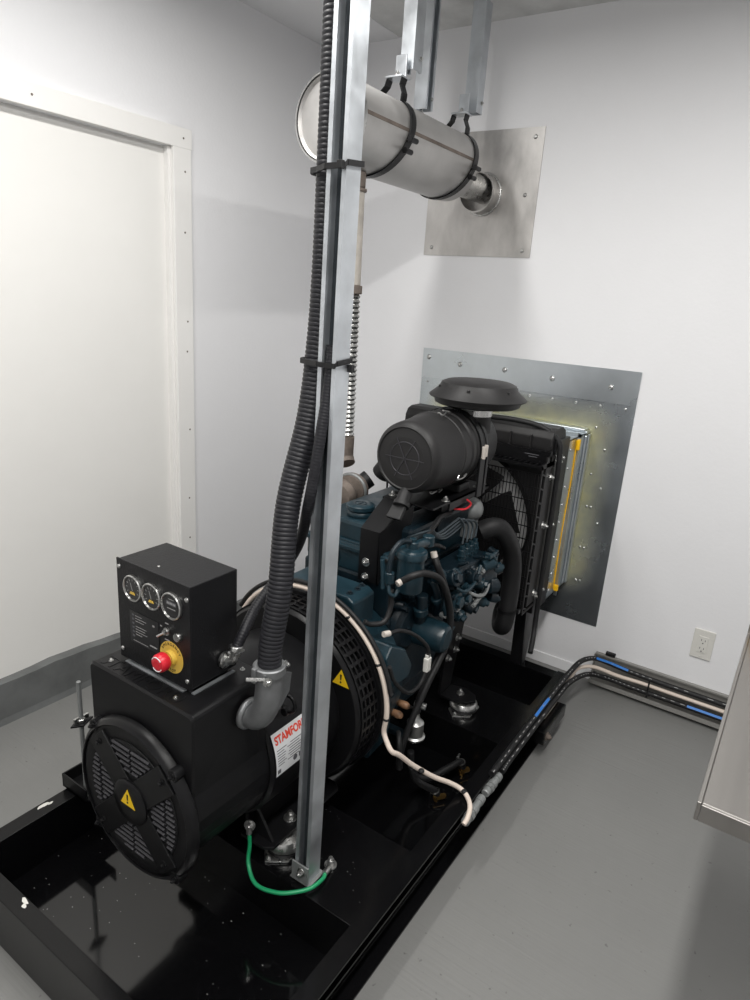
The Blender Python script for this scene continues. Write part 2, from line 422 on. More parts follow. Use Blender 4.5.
def channel(mb, x, y, z0, z1, open_dir, w=.041, dpt=.041, lean=(0, 0)):
    """C strut with turned-in lips along z; open face toward open_dir ('-x','+y','-y','+x')"""
    t = .003; l = .009; h = w/2
    prof = [(-dpt/2, -h), (dpt/2, -h), (dpt/2, h), (-dpt/2, h), (-dpt/2, h-l), (-dpt/2+.007, h-l), (-dpt/2+.007, h-l+.002), (-dpt/2+t, h-l+.002), (-dpt/2+t, h-t), (dpt/2-t, h-t),
            (dpt/2-t, -h+t), (-dpt/2+t, -h+t), (-dpt/2+t, -h+l-.002), (-dpt/2+.007, -h+l-.002), (-dpt/2+.007, -h+l), (-dpt/2, -h+l)]
    ang = {'-x': 0, '+x': PI, '+y': -PI/2, '-y': PI/2}[open_dir]
    c, s_ = math.cos(ang), math.sin(ang)
    pts = [(x+a*c-b*s_, y+a*s_+b*c, z0) for a, b in prof]
    h_ = z1-z0; ax = V((lean[0], lean[1], 1)); return mb.prism(pts, ax, h_*ax.length)

def hanger(x, y, z0, od, label):
    t = thing('hanging_strut', label, 'strut channel', (x, y, CZ), 'strut channels hanging from the ceiling')
    part('channel', channel(MB(), x, y, z0, CZ, od, .046, .05), 'galv', t)
    part('nut_bolt', MB().hexbolt((x+.012, y-.0255, z0+.035), (0, -1, 0), .005, .005), 'chrome', t)
    return t
hanger(1.955, 1.243, 2.105, '+x', 'galvanised strut from the ceiling to the strap nearer the tall post')
hanger(2.385, 1.243, 2.09, '+y', 'galvanised strut from the ceiling to the strap by the wall plate')
hs = hanger(2.235, 1.36, 2.075, '-y', 'galvanised strut hanging behind the muffler with its open slot showing')
part('threaded_rod', MB().cyl((2.235, 1.365, 1.93), (2.235, 1.365, 2.10), .005, n=10), 'chrome', hs)

# exhaust riser with flexible bellows
rs = thing('exhaust_riser', 'insulated exhaust riser pipe with bellows hidden behind the tall post', 'exhaust pipe', (1.71, YA, 1.0))
part('pipe', MB().cyl((1.71, YA, 1.475), (1.705, YA, ZA-.15), .024, n=24), 'wrap', rs)
part('pipe_flange', MB().cyl((1.705, YA, ZA-.16), (1.705, YA, ZA-.1505), .03, n=24).cyl((1.71, YA, 1.45), (1.71, YA, 1.475), .03, n=24), 'iron', rs)
part('bellows', MB().tube([(1.71+.01*i/120, YA, 1.45-.44*i/120) for i in range(121)], .021, 24, sm=False, rfun=lambda i, N: (1.0, 1.12, 1.25, 1.12)[i % 4]), 'chrome', rs)
part('lower_pipe', MB().tube([(1.72, YA, 1.01), (1.72, YA, .95), (1.718, 1.235, .935), (1.712, 1.225, .922)], .027, 20), 'iron', rs)

# ------------------------------------------------------------------ tall post
PX, PY = .978, .748
LEAN = (.0025, -.0035)
def px(z): return PX+LEAN[0]*(z-.152)
def py(z): return PY+LEAN[1]*(z-.152)
po = thing('strut_post', 'tall galvanised strut post standing on the skid in front of the generator', 'strut post', (PX, PY, .15))
part('channel', channel(MB(), PX, PY, .152, CZ, '-x', lean=LEAN), 'galv', po)
part('slot_shade', MB().prism([(PX+.006, PY-.0172, .155), (PX+.009, PY-.0172, .155), (PX+.009, PY+.0172, .155), (PX+.006, PY+.0172, .155)], (LEAN[0], LEAN[1], 1), CZ-.17), 'strip', po, 'dark slate strip painting the shade inside the channel slot')  # added dark insert, paints the shade of the open slot
part('foot_bracket', MB().box((PX-.026, PY-.022, .152), (PX-.0215, PY+.026, .198), .001).box((PX-.026, PY-.028, .147), (PX+.03, PY+.03, .1515), .001), 'zincgrey', po)
part('foot_bolt', MB().hexbolt((PX-.026, PY-.003, .18), (-1, 0, 0), .008, .010), 'chrome', po)

def ztie(z, pts, label, head):
    t = thing('cable_tie', label, 'cable tie', pts[0], 'black cable ties on the tall post')
    secs = []
    P = [V((p[0], p[1], p[2])) for p in pts]
    mb = MB()
    for a, b in zip(P, P[1:]):
        dirn = (b-a).normalized(); nrm = V((dirn.y, -dirn.x, 0)).normalized()*.0018
        mb.loft([[a-V((0, 0, .0045))-nrm, a-V((0, 0, .0045))+nrm, a+V((0, 0, .0045))+nrm, a+V((0, 0, .0045))-nrm], [b-V((0, 0, .0045))-nrm, b-V((0, 0, .0045))+nrm, b+V((0, 0, .0045))+nrm, b+V((0, 0, .0045))-nrm]])
    part('strap', mb, 'rubber', t)
    h = V(head); part('tie_head', MB().box(h-V((.005, .005, .0065)), h+V((.005, .005, .0065)), .001), 'rubber', t)
HX, HY, HR = 1.010, .796, .0245
def tie_path(z):
    HX = 1.012 if z > 1.5 else 1.0015
    x0, x1 = px(z)-.0235, px(z)+.0235; y0 = py(z)-.0235; r = HR+.0085
    pts = [(HX+r*.3, HY+r*.95), (HX-r*.3, HY+r*.95), (HX-r*.75, HY+r*.66), (HX-r, HY+.002), (x0-.001, py(z)+.02), (x0-.0005, py(z)-.02), (x0+.002, y0), (x1, y0), (x1+.003, py(z)), (HX+r, HY), (HX+r*.3, HY+r*.95)]
    return [(p[0], p[1], z+(.0045*max(0, i-5) if i < 9 else .009)) for i, p in enumerate(pts)]

# ------------------------------------------------------------------ skid base
RZ = .15; YR0, YR1, YL0, YL1 = .547, .591, 1.383, 1.425; X0, X1 = .522, 2.262
sk = thing('skid_base', 'glossy black steel skid base under the generator set', 'skid base', (1.39, .986, 0))
def rail(y_in, y_out, x0, x1):
    """C channel on edge, web inward, flanges pointing outward"""
    s_ = 1 if y_out > y_in else -1; t = .006
    pr = [(y_in, 0), (y_out, 0), (y_out, t), (y_in+s_*t, t+.003), (y_in+s_*t, RZ-t-.003), (y_out, RZ-t), (y_out, RZ), (y_in, RZ)]
    return MB().prism([(x0, y, z) for y, z in pr], (1, 0, 0), x1-x0, .0008)
part('side_rail', rail(YR1, YR0, X0, X1), 'black_gloss', sk)
part('side_rail', rail(YL0, YL1, X0, X1), 'black_gloss', sk)
part('rail_rib', MB().box((X0+.02, YR0+.02, .066), (X1-.01, YR1-.004, .072)), 'black_gloss', sk)
part('end_rail', MB().box((X0, YR0+.002, 0), (X0+.038, YL1-.002, RZ-.0005), .0015), 'black_gloss', sk, 'near end rail with chipped paint')
part('end_rail', MB().box((X1-.05, YR1, 0), (X1, YL0, RZ-.004), .0015), 'black_gloss', sk)
part('floor_pan', MB().box((X0+.038, YR1-.001, .008), (X1-.05, YL0+.001, .014)), 'pan', sk)
part('cross_plate', MB().box((.935, YR1, .135), (1.19, YL0, .1455), .001).box((.935, YR1, .014), (.941, YL0, .1355)).box((1.184, YR1, .014), (1.19, YL0, .1355)), 'black_gloss', sk)
part('cross_plate', MB().box((1.72, YR1, .135), (1.98, YL0, .1455), .001).box((1.72, YR1, .014), (1.726, YL0, .1355)).box((1.974, YR1, .014), (1.98, YL0, .1355)), 'black_gloss', sk)
lg = part('lifting_lug', MB().box((1.915, .508, .062), (2.13, YR0+.004, .108), .002), 'black_gloss', sk)
part('lug_bolt', MB().hexbolt((1.94, .508, .085), (0, -1, 0), .011, .012), 'iron', lg)
# chips of bare paint on the near rails and specks of dust in the pan
ch = MB()
def chip(cx, cy, z, sx, sy, sd):
    r2 = random.Random(sd); pts = []
    for i in range(9):
        a = 2*PI*i/9; k = .55+.6*r2.random()
        pts.append((cx+math.cos(a)*sx*k, cy+math.sin(a)*sy*k, z))
    ch.prism(pts, (0, 0, 1), .0006)
for q in ((.553, 1.185, RZ-.0005, .006, .012, 1), (.545, 1.175, RZ-.0005, .004, .009, 2), (.73, 1.413, RZ, .016, .006, 5), (.745, 1.408, RZ, .008, .004, 6)): chip(*q)
part('paint_chip', ch, 'white', sk, 'white chips in the black paint')
dm = MB()
for k in range(70):
    x = rnd.uniform(.57, .93); y = rnd.uniform(.62, 1.37); r_ = rnd.uniform(.0004, .0010)
    dm.lathe((x, y, .014), (0, 0, 1), [(0, r_), (.0004, r_)], 6)
for k in range(25):
    x = rnd.uniform(.95, 1.18); y = rnd.uniform(.6, .85); r_ = rnd.uniform(.0003, .0007)
    dm.lathe((x, y, .1455), (0, 0, 1), [(0, r_), (.0004, r_)], 6)
o = part('dust_specks', dm, 'concrete', sk); o['kind'] = 'stuff'

# battery hold-down tray and rod on the far rail
bt = thing('battery_tray', 'black steel tray with upright threaded rod on the far skid rail', 'battery tray', (.83, 1.40, RZ))
tx0, tx1 = .80, .872
part('tray', MB().box((tx0, 1.335, RZ+.001), (tx1, 1.44, RZ+.006)).box((tx0, 1.335, RZ+.001), (tx0+.004, 1.44, RZ+.040)).box((tx0, 1.436, RZ+.001), (tx1, 1.44, RZ+.040)).box((tx1-.004, 1.335, RZ+.001), (tx1, 1.44, RZ+.040)), 'black', bt)
part('threaded_rod', MB().cyl((.813, 1.354, RZ+.006), (.813, 1.354, .497), .0055, n=12), 'zincgrey', bt)
part('clamp_plate', MB().prism([(.783, 1.354, .377), (.808, 1.336, .377), (.845, 1.352, .377), (.82, 1.376, .377)], (0, 0, 1), .005, .001), 'black', bt)
part('nut', MB().cyl((.813, 1.354, .382), (.813, 1.354, .392), .011, n=6, smooth=False).box((.793, 1.351, .386), (.833, 1.357, .398), .001), 'chrome', bt)

# ------------------------------------------------------------------ vibration mounts
def amount(x, y, z0, r, label, hc=1.0):
    t = thing('vibration_mount', label, 'vibration mount', (x, y, z0), 'rubber mounts carrying the generator set')
    part('base_plate', MB().prism([(x-r*1.55, y+.004, z0+.0005), (x-r*.8, y+r*.8, z0+.0005), (x+r*.8, y+r*.8, z0+.0005), (x+r*1.55, y, z0+.0005), (x+r*.8, y-r*.9, z0+.0005), (x-r*.8, y-r*.9, z0+.0005)], (0, 0, 1), .004, .001), 'chrome', t)
    part('rubber_pad', MB().lathe((x, y, z0+.0045), (0, 0, 1), [(0, r), (.008, r*.97)], 32), 'rubber', t)
    part('metal_cup', MB().lathe((x, y, z0+.0128), (0, 0, 1), [(0, r*.92), (.003*hc, r*1.02), (.012*hc, r*.98), (.019*hc, r*.86), (.0225*hc, r*.5)], 36), 'chrome', t, 'shiny zinc cup')
    for s_ in (1, -1):
        part('base_bolt', MB().hexbolt((x+s_*r*1.28, y+.002, z0+.0045), (0, 0, 1), .007, .008), 'chrome', t)
    return t
amount(1.012, .846, .1455, .044, 'silver vibration mount under the alternator foot beside the tall post', 1.42)
amount(1.818, .765, .1455, .046, 'silver vibration mount under the engine leg near the radiator hose')

# ------------------------------------------------------------------ alternator
AY, AZ, FZ = 1.0, .428, .436
al = thing('alternator', 'black generator alternator with louvred round end cover and white rating sticker', 'generator', (.95, AY, .2))
bs = []
def bsec(x, top, hw, r, hwb):
    """body section: drum with a box shaped terminal housing growing out of its top"""
    pts = []
    zj = .06; yj = math.sqrt(r*r-zj*zj)
    a0 = math.atan2(zj, yj)
    for i in range(25):           # bottom arc from +y side round below to -y side
        a = a0-(PI+2*a0)*i/24
        pts.append((x, AY+r*math.cos(a), AZ+r*math.sin(a)))
    rr = .012
    for i in range(5):
        a = PI-PI/2*i/4; pts.append((x, AY-hw+rr+rr*math.cos(a), top-rr+rr*math.sin(a)))
    for i in range(5):
        a = PI/2-PI/2*i/4; pts.append((x, AY+hw-rr+rr*math.cos(a), top-rr+rr*math.sin(a)))
    return pts
TB = .672
mb = MB().loft([bsec(.724, TB-.004, .157, .166, 0), bsec(.729, TB, .161, .170, 0), bsec(.90, TB, .157, .172, 0), bsec(.925, TB, .155, .174, 0), bsec(.928, TB-.002, .153, .172, 0)])
part('terminal_housing', mb, 'black', al)
part('stator_drum', MB().lathe((.926, AY, AZ), (1, 0, 0), [(0, .178), (.006, .185), (.15, .187), (.232, .190), (.240, .188)], 64), 'black', al)
part('drive_end_disc', MB().lathe((1.165, AY, FZ), (1, 0, 0), [(0, .19), (0, .236), (.006, .242), (.012, .244)], 72, True, True), 'black', al)
# perforated fan screen
sc = MB(); NS = 54
for k in range(NS):
    a = 2*PI*k/NS
    Mx = Matrix.Translation((0, AY, FZ)) @ Matrix.Rotation(a, 4, 'X')
    sc.box((1.176, -.0042, .245), (1.246, .0042, .2485), 0, Mx)
for x in (1.176, 1.192, 1.210, 1.228, 1.243):
    sc.lathe((x, AY, FZ), (1, 0, 0), [(0, .244), (0, .249), (.005, .249), (.005, .244)], 72, False, False)
part('fan_screen', sc, 'black', al)
part('screen_backing', MB().lathe((1.177, AY, FZ), (1, 0, 0), [(0, .225), (.066, .225)], 64), 'rubber', al)
part('adaptor_flange', MB().lathe((1.246, AY, FZ), (1, 0, 0), [(0, .248), (0, .258), (.018, .258), (.018, .24)], 72), 'black', al)
# end cover
CX = .704; EYC, EZC = 1.002, .411
part('end_ring', MB().lathe((CX-.005, EYC, EZC), (1, 0, 0), [(.026, .168), (.001, .168), (.0, .170), (.004, .176), (.010, .181), (.022, .182), (.026, .176)], 64, False, False), 'black', al)
for a in (45, 135, 225, 315):
    a = math.radians(a); c, s_ = math.cos(a), math.sin(a)
    part('mounting_lug', MB().cyl((CX-.002, EYC+c*.177, EZC+s_*.177), (CX+.021, EYC+c*.177, EZC+s_*.177), .014, n=18), 'black', al)
ec = part('end_cover', MB().lathe((CX, EYC, EZC), (1, 0, 0), [(.002, .138), (.0, .142), (.0, .166), (.004, .170), (.012, .170)], 64, True, True), 'black', al)
part('cover_face', MB().lathe((CX-.001, EYC, EZC), (1, 0, 0), [(.001, .135), (.0045, .135)], 64), 'rubber', ec)
cr = MB()
for a in (45, 135):
    Mx = Matrix.Translation((CX-.002, EYC, EZC)) @ Matrix.Rotation(math.radians(a), 4, 'X')
    cr.box((-.004, -.158, -.032), (.004, .158, .032), .0015, Mx)
part('cross_brace', cr, 'black', ec)
def quadrant(rot):
    """louvre slats of one window; rot 0 top,1 right(-y),2 bottom,3 left"""
    q = MB(); R0, R1 = .062, .134; tw = math.tan(math.radians(45)); off = .047
    n = 0
    zz = -.13
    while zz < .131:
        spans = []
        for side in (-1, 1):
            # sample y range that lies inside this window at this height
            ys = [side*(.003+.001*i) for i in range(140)]
            ok = []
            for y in ys:
                r = math.hypot(y, zz)
                if not (R0 < r < R1): continue
                if rot in (0, 2): u, w_ = (zz if rot == 0 else -zz), y
                else: u, w_ = (-y if rot == 1 else y), zz
                if u <= 0 or abs(w_) > u-off: continue
                if rot in (1, 3) and abs(abs(y)-.105) < .003: continue
                ok.append(y)
            if ok:
                ok.sort(); st = ok[0]; pv = ok[0]
                for y in ok[1:]+[9]:
                    if y-pv > .0025:
                        if pv-st > .008: spans.append((st, pv))
                        st = y
                    pv = y
        for a, b in spans:
            Mx = Matrix.Translation((CX-.0015, EYC, EZC+zz)) @ Matrix.Rotation(math.radians(-28), 4, 'Y')
            q.box((-.003, a, -.0036), (.002, b, .0036), .0008, Mx); n += 1
        zz += .0125
    return q
for k in range(4): part('louvre_panel', quadrant(k), 'slat', ec)
hub = part('hub_cap', MB().lathe((CX-.005, EYC, EZC), (-1, 0, 0), [(0, .052), (.004, .052), (.007, .048), (.007, .03)], 40), 'black', ec)
def warn_tri(p, right, up, s_, parent):
    p = V(p); right = V(right).normalized(); up = V(up).normalized(); nrm = right.cross(up)
    w = part('warning_sticker', MB().prism([p-right*s_*.5-up*s_*.4, p+right*s_*.5-up*s_*.4, p+up*s_*.47], nrm, .0007), 'warn', parent, 'yellow warning triangle')
    e = MB()
    q = p+nrm*.0008
    e.prism([q-right*s_*.035-up*s_*.1, q+right*s_*.035-up*s_*.1, q+right*s_*.055+up*s_*.2, q-right*s_*.055+up*s_*.2], nrm, .0004)
    e.lathe(q-up*s_*.22, nrm, [(0, s_*.055), (.0004, s_*.055)], 10)
    part('exclamation_mark', e, 'rubber', w)
    return w
# parent must not be deeper than part -> sub-part, so stickers hang on the part level
def warn_flat(p, right, up, s_):
    p = V(p); right = V(right).normalized(); up = V(up).normalized(); nrm = right.cross(up)
    w = part('warning_sticker', MB().prism([p-right*s_*.5-up*s_*.4, p+right*s_*.5-up*s_*.4, p+up*s_*.47], nrm, .0007), 'warn', al, 'yellow warning triangle')
    e = MB(); q = p+nrm*.0008
    e.prism([q-right*s_*.035-up*s_*.1, q+right*s_*.035-up*s_*.1, q+right*s_*.055+up*s_*.2, q-right*s_*.055+up*s_*.2], nrm, .0004)
    e.lathe(q-up*s_*.22, nrm, [(0, s_*.055), (.0004, s_*.055)], 10)
    part('exclamation_mark', e, 'rubber', w)
warn_flat((CX-.0122, EYC+.002, EZC+.012), (0, -1, 0), (0, 0, 1), .046)
warn_flat((1.1645, .815, .556), (0, -1, 0), (0, 0, 1), .05)
for a in (45, 135, 225, 315):
    a = math.radians(a); c, s_ = math.cos(a), math.sin(a)
    part('cover_bolt', MB().hexbolt((CX-.006, EYC+c*.142, EZC+s_*.142), (-1, 0, 0), .006, .006), 'black', al)
    part('cover_bolt', MB().hexbolt((CX-.002, EYC+c*.179, EZC+s_*.179), (-1, 0, 0), .006, .007), 'black', al)
# screws and embossed lettering on the housing top
for x, y in ((.748, AY-.085), (.752, AY+.125), (.905, AY-.11), (.90, AY+.12)):
    part('top_screw', MB().hexbolt((x, y, TB), (0, 0, 1), .004, .004), 'chrome', al)
part('embossed_lettering', text_mb(MB(), 'STAMFORD', .048, (.748, AY+.02, TB+.0002), (0, -1, 0), (1, 0, 0), .0008), 'black', al)
# rating sticker wrapped on the drum side (cylinder r .1875, from x .963)
rl = MB(); LX0, LX1 = .934, 1.05; a0, a1 = math.radians(27.5), math.radians(-3.5); RR = .1885
def dr(x, ang, r=RR): return V((x, AY-r*math.cos(ang), AZ+r*math.sin(ang)))
vv = []
for i in range(13):
    a = a0+(a1-a0)*i/12
    vv.append((rl.bm.verts.new(dr(LX0, a)), rl.bm.verts.new(dr(LX1, a))))
for A, B in zip(vv, vv[1:]):
    f = rl.bm.faces.new((A[0], A[1], B[1], B[0])); f.smooth = True
st = part('rating_sticker', rl, 'label', al, 'white sticker with red lettering')
def wrap(mb):
    """bend a flat mesh drawn as x right, y arc length up (from a1) onto the drum"""
    for v in mb.bm.verts:
        ang = a1+v.co.y/RR; v.co = dr(v.co.x, ang, RR+.0004+v.co.z)
    return mb
H_ = (a0-a1)*RR
part('sticker_title', wrap(text_mb(MB(), 'STAMFORD', .026, (LX0+.006, H_-.019, 0), (1, 0, 0), (0, 1, 0), .0003, 'LEFT', .80, .0009)), 'redprint', st)
ln = MB()
for k, (w1, w2) in enumerate(((.01, .07), (.01, .05), (.01, .06), (.01, .055), (.01, .05), (.01, .06), (.01, .045))):
    y = H_-.041-k*.006
    ln.box((LX0+.006, y, 0), (LX0+.006+w2*.45, y+.0016, .0003)); ln.box((LX0+.012+w2*.55, y, 0), (LX0+.03+w2, y+.0016, .0003))
ln.lathe((LX0+.062, .018, 0), (0, 0, 1), [(0, .007), (.0003, .007)], 14); ln.box((LX0+.075, .012, 0), (LX0+.085, .024, .0003)); ln.box((LX0+.09, .012, 0), (LX0+.103, .024, .0003)); ln.box((LX0+.004, .006, 0), (LX0+.014, .016, .0003))
part('sticker_print', wrap(ln), 'print', st)
# feet
for sg in (-1, 1):
    yf = AY+sg*.130
    f0 = .1925; ed = yf+sg*.042
    f = MB().prism([(.935, yf-sg*.05, f0), (.935, ed-sg*.02, f0), (.95, ed, f0), (1.20, ed, f0), (1.215, ed-sg*.02, f0), (1.215, yf-sg*.05, f0)], (0, 0, 1), .009, .001)
    ft = part('foot_plate', f, 'black', al)
    z2 = f0+.009
    part('gusset', MB().prism([(.958, yf+sg*.03, z2), (.958, yf-sg*.03, z2), (.958, yf-sg*.03, .285)], (1, 0, 0), .007), 'black', ft)
    part('gusset', MB().prism([(1.15, yf+sg*.03, z2), (1.15, yf-sg*.03, z2), (1.15, yf-sg*.03, .30)], (1, 0, 0), .007), 'black', ft)
    part('foot_web', MB().box((.94, min(yf-sg*.03, yf-sg*.04), z2), (1.2, max(yf-sg*.03, yf-sg*.04), .32)), 'black', ft)
    part('foot_bolt', MB().hexbolt((1.042, yf+sg*.012, z2), (0, 0, 1), .012, .016), 'chrome', ft)
    part('slot_bolt', MB().hexbolt((1.11, yf+sg*.025, z2), (0, 0, 1), .008, .006), 'black', ft)
part('lifting_eye', MB().torus((.985, AY-.172, .573), (1, 0, 0), .02, .0045, 24).cyl((.978, AY-.165, .55), (.992, AY-.165, .55), .01), 'black', al)

# ------------------------------------------------------------------ control box
KX0, KX1, KY0, KY1, KZ0, KZ1 = .772, .898, .898, 1.118, .682, .905
kb = thing('control_box', 'black control box with three gauges and red emergency button on the alternator', 'control box', ((KX0+KX1)/2, (KY0+KY1)/2, KZ0))
part('housing', MB().box((KX0+.003, KY0+.002, KZ0), (KX1, KY1-.002, KZ1-.002), .002), 'box_black', kb)
part('front_panel', MB().box((KX0, KY0, KZ0-.002), (KX0+.004, KY1, KZ1), .0008), 'box_black', kb)
part('mounting_strip', MB().box((KX0+.004, KY0-.004, TB+.0005), (KX1-.01, KY0+.004, TB+.003)).box((KX0-.004, KY0+.02, TB+.0005), (KX0+.006, KY1-.02, TB+.003)).box((KX0+.01, KY0+.02, TB+.0005), (KX1-.01, KY1-.02, KZ0)), 'galv', kb)
kx = KX0
def gauge(y, z, kind):
    g = part('gauge', MB().lathe((kx, y, z), (-1, 0, 0), [(0, .0285), (.005, .0285), (.0065, .0272), (.0065, .0255), (.003, .0245)], 36, True, False), 'chrome', kb, 'gauge with chrome bezel' if kind < 2 else 'chrome rimmed hour meter')
    part('dial', MB().lathe((kx-.0005, y, z), (-1, 0, 0), [(0, .0246), (.0028, .0246)], 30), 'dial', g)
    mk = MB(); q = kx-.0034
    if kind < 2:
        for i in range(9):
            a = math.radians(-30+i*30); c, s_ = math.cos(a), math.sin(a)
            Mx = Matrix.Translation((q, y, z)) @ Matrix.Rotation(a, 4, 'X')
            mk.box((-.0003, .0155, -.0006), (.0002, .0205, .0006), 0, Mx)
        Mx = Matrix.Translation((q, y, z-.006)) @ Matrix.Rotation(math.radians(70), 4, 'X')
        mk.box((-.0006, 0, -.0008), (-.0002, .018, .0008), 0, Mx)
        part('markings', mk, 'wiretxt', g)
        part('needle_cover', MB().prism([(q-.0004, y-.008, z-.013), (q-.0004, y+.008, z-.013), (q-.0004, y+.005, z-.008), (q-.0004, y-.005, z-.008)], (-1, 0, 0), .0012), 'gold', g)
    else:
        mk.box((q-.0003, y-.014, z+.001), (q+.0002, y+.014, z+.009)); 
        part('counter_window', mk, 'print', g)
        m2 = MB()
        for i in range(6): m2.box((q-.0006, y-.012+i*.0042, z+.003), (q-.0003, y-.0095+i*.0042, z+.007))
        m2.box((q-.0004, y-.012, z-.007), (q, y+.012, z-.0055)); m2.box((q-.0004, y-.008, z+.013), (q, y+.008, z+.0142))
        part('markings', m2, 'wiretxt', g)
gauge(1.064, .853, 0); gauge(1.006, .853, 1); gauge(.947, .852, 2)
ip = part('indicator_plate', MB().box((kx-.001, .990, .729), (kx+.0005, 1.080, .800)), 'dial', kb)
im = MB()
for i in range(6): im.box((kx-.0014, 1.066, .790-i*.0095), (kx-.0008, 1.072, .794-i*.0095))
part('indicator_lamps', im, 'print', ip)
im = MB()
for i, w_ in enumerate((.02, .034, .026, .0, .034, .03, .036, .02)):
    if w_: im.box((kx-.0014, 1.062-w_, .7915-i*.006), (kx-.0008, 1.062, .7925-i*.006))
im.box((kx-.0014, 1.002, .785), (kx-.0008, 1.008, .789)); im.box((kx-.0014, .996, .738), (kx-.0008, 1.018, .741)); im.box((kx-.0014, 1.024, .7335), (kx-.0008, 1.07, .7345))
part('plate_print', im, 'wiretxt', ip)
part('toggle_switch', MB().lathe((kx, .964, .791), (-1, 0, 0), [(0, .0085), (.004, .0085), (.004, .0055), (.010, .005)], 16).tube([(kx-.008, .964, .791), (kx-.013, .969, .787), (kx-.018, .974, .783)], .0022, 10, sm=False), 'chrome', kb)
part('push_button', MB().lathe((kx, .931, .790), (-1, 0, 0), [(0, .0095), (.004, .0095), (.007, .0085), (.007, .005)], 18), 'chrome', kb)
part('switch_marking', MB().box((kx-.0006, .960, .806), (kx, .970, .8085)).box((kx-.0006, .958, .770), (kx, .972, .7725)).box((kx-.0006, .980, .795), (kx, .985, .7975)), 'wiretxt', kb)
es = part('emergency_ring', MB().lathe((kx, .953, .737), (-1, 0, 0), [(0, .034), (.0012, .034)], 40), 'gold', kb, 'yellow disc round the emergency button')
et = MB()
def arc_text(s_, c0, R, step, flip):
    for i, chh in enumerate(s_):
        a = math.radians(c0-(i-(len(s_)-1)/2)*step*(1 if not flip else -1))
        p = V((kx-.0013, .953-R*math.cos(a), .737+R*math.sin(a)))
        rad = V((0, -math.cos(a), math.sin(a))); tan = V((0, -math.sin(a), -math.cos(a)))
        up = rad if not flip else -rad; rt = tan if not flip else -tan
        if chh != ' ': text_mb(et, chh, .0085, p, rt, up, .0004)
arc_text('EMERGENCY', 90, .0285, 15, False); arc_text('STOP', 270, .0285, 15, True)
part('ring_lettering', et, 'rubber', es)
part('button_stem', MB().lathe((kx-.001, .953, .737), (-1, 0, 0), [(0, .017), (.010, .016), (.010, .012), (.020, .012)], 24), 'gold', kb)
eb = part('emergency_button', MB().lathe((kx-.015, .953, .737), (-1, 0, 0), [(0, .0165), (.004, .019), (.016, .019), (.021, .0165), (.023, .009)], 32), 'red', kb, 'red mushroom button')
part('turn_arrows', MB().torus((kx-.0368, .953, .737), (1, 0, 0), .0145, .0011, 20, 6, .5, 2.4).torus((kx-.0368, .953, .737), (1, 0, 0), .0145, .0011, 20, 6, 3.6, 5.6), 'label', eb)
for y, z in ((.906, .877), (.908, .70), (1.109, .888), (1.109, .70)):
    part('panel_screw', MB().lathe((kx, y, z), (-1, 0, 0), [(0, .005), (.002, .0045), (.003, .002)], 12), 'chrome', kb)
part('top_screw', MB().lathe((.80, 1.02, KZ1-.002), (0, 0, 1), [(0, .004), (.002, .003)], 10), 'chrome', kb)

# ------------------------------------------------------------------ conduits
def corrug(pts, r, pitch, n=20):
    P = spline([V(p) for p in pts], 14); L = [0]
    for a, b in zip(P, P[1:]): L.append(L[-1]+(b-a).length)
    step = pitch/4; out = []; i = 0; s_ = 0.0
    while s_ < L[-1]:
        while L[i+1] < s_: i += 1
        t = (s_-L[i])/max(1e-9, L[i+1]-L[i]); out.append(P[i].lerp(P[i+1], t)); s_ += step
    return MB().tube(out, r, n, sm=False, rfun=lambda k, N: (1.0, .985, .94, .985)[k % 4])
lc = thing('large_conduit', 'thick black corrugated conduit rising from the alternator along the post', 'conduit', (.86, .80, .62))
part('conduit', corrug([(.874, .786, .735), (.878, .786, .79), (.895, .782, .90), (.929, .797, 1.06), (.978, .794, 1.22), (1.003, .797, 1.36), (HX, HY, 1.5), (HX, HY-.002, 1.7), (HX+.002, HY-.003, 2.0), (HX+.004, HY-.006, CZ-.002)], HR, .0085, 24), 'hose', lc)
el = MB()
el.tube([(.874, .786, .735), (.873, .785, .70), (.870, .786, .660), (.868, .796, .630), (.866, .812, .613), (.866, .834, .610)], .0265, 24, rfun=lambda k, N: 1+.04*math.sin(k/N*PI))
ef = part('elbow_connector', el, 'cast', lc, 'cast metal elbow connector')
part('elbow_neck', MB().lathe((.866, .824, .6105), (0, 1, 0), [(0, .03), (.006, .034), (.012, .034)], 28), 'cast', ef)
part('clamp_wing', MB().prism([(.892, .766, .722), (.922, .768, .706), (.922, .772, .662), (.896, .775, .628), (.882, .778, .645)], (-.3, 1, 0), .005, .001).box((.836, .79, .71), (.85, .80, .742), .002), 'cast', ef)
part('clamp_ring', MB().lathe((.874, .786, .722), (0, 0, 1), [(0, .0295), (.001, .033), (.016, .033), (.018, .030)], 28), 'cast', ef)
part('clamp_screw', MB().hexbolt((.845, .765, .722), (-.5, -1, 0), .007, .008).cyl((.842, .768, .727), (.812, .79, .733), .004, n=8).hexbolt((.9, .768, .735), (.2, -1, .1), .006, .008), 'chrome', ef)
sc_ = thing('small_conduit', 'thin black corrugated conduit from the control box up behind the post', 'conduit', (.875, .88, .72))
part('conduit', corrug([(.868, .872, .745), (.890, .872, .775), (.935, .882, .810), (.99, .875, .86), (1.015, .852, .915), (.998, .817, .972), (.9468, .762, 1.06), (.9435, .749, 1.12), (.953, .7445, 1.20), (.9665, .744, 1.27), (.974, .744, 1.34), (.9745, .744, 1.36)], .0112, .006, 16), 'hose', sc_)
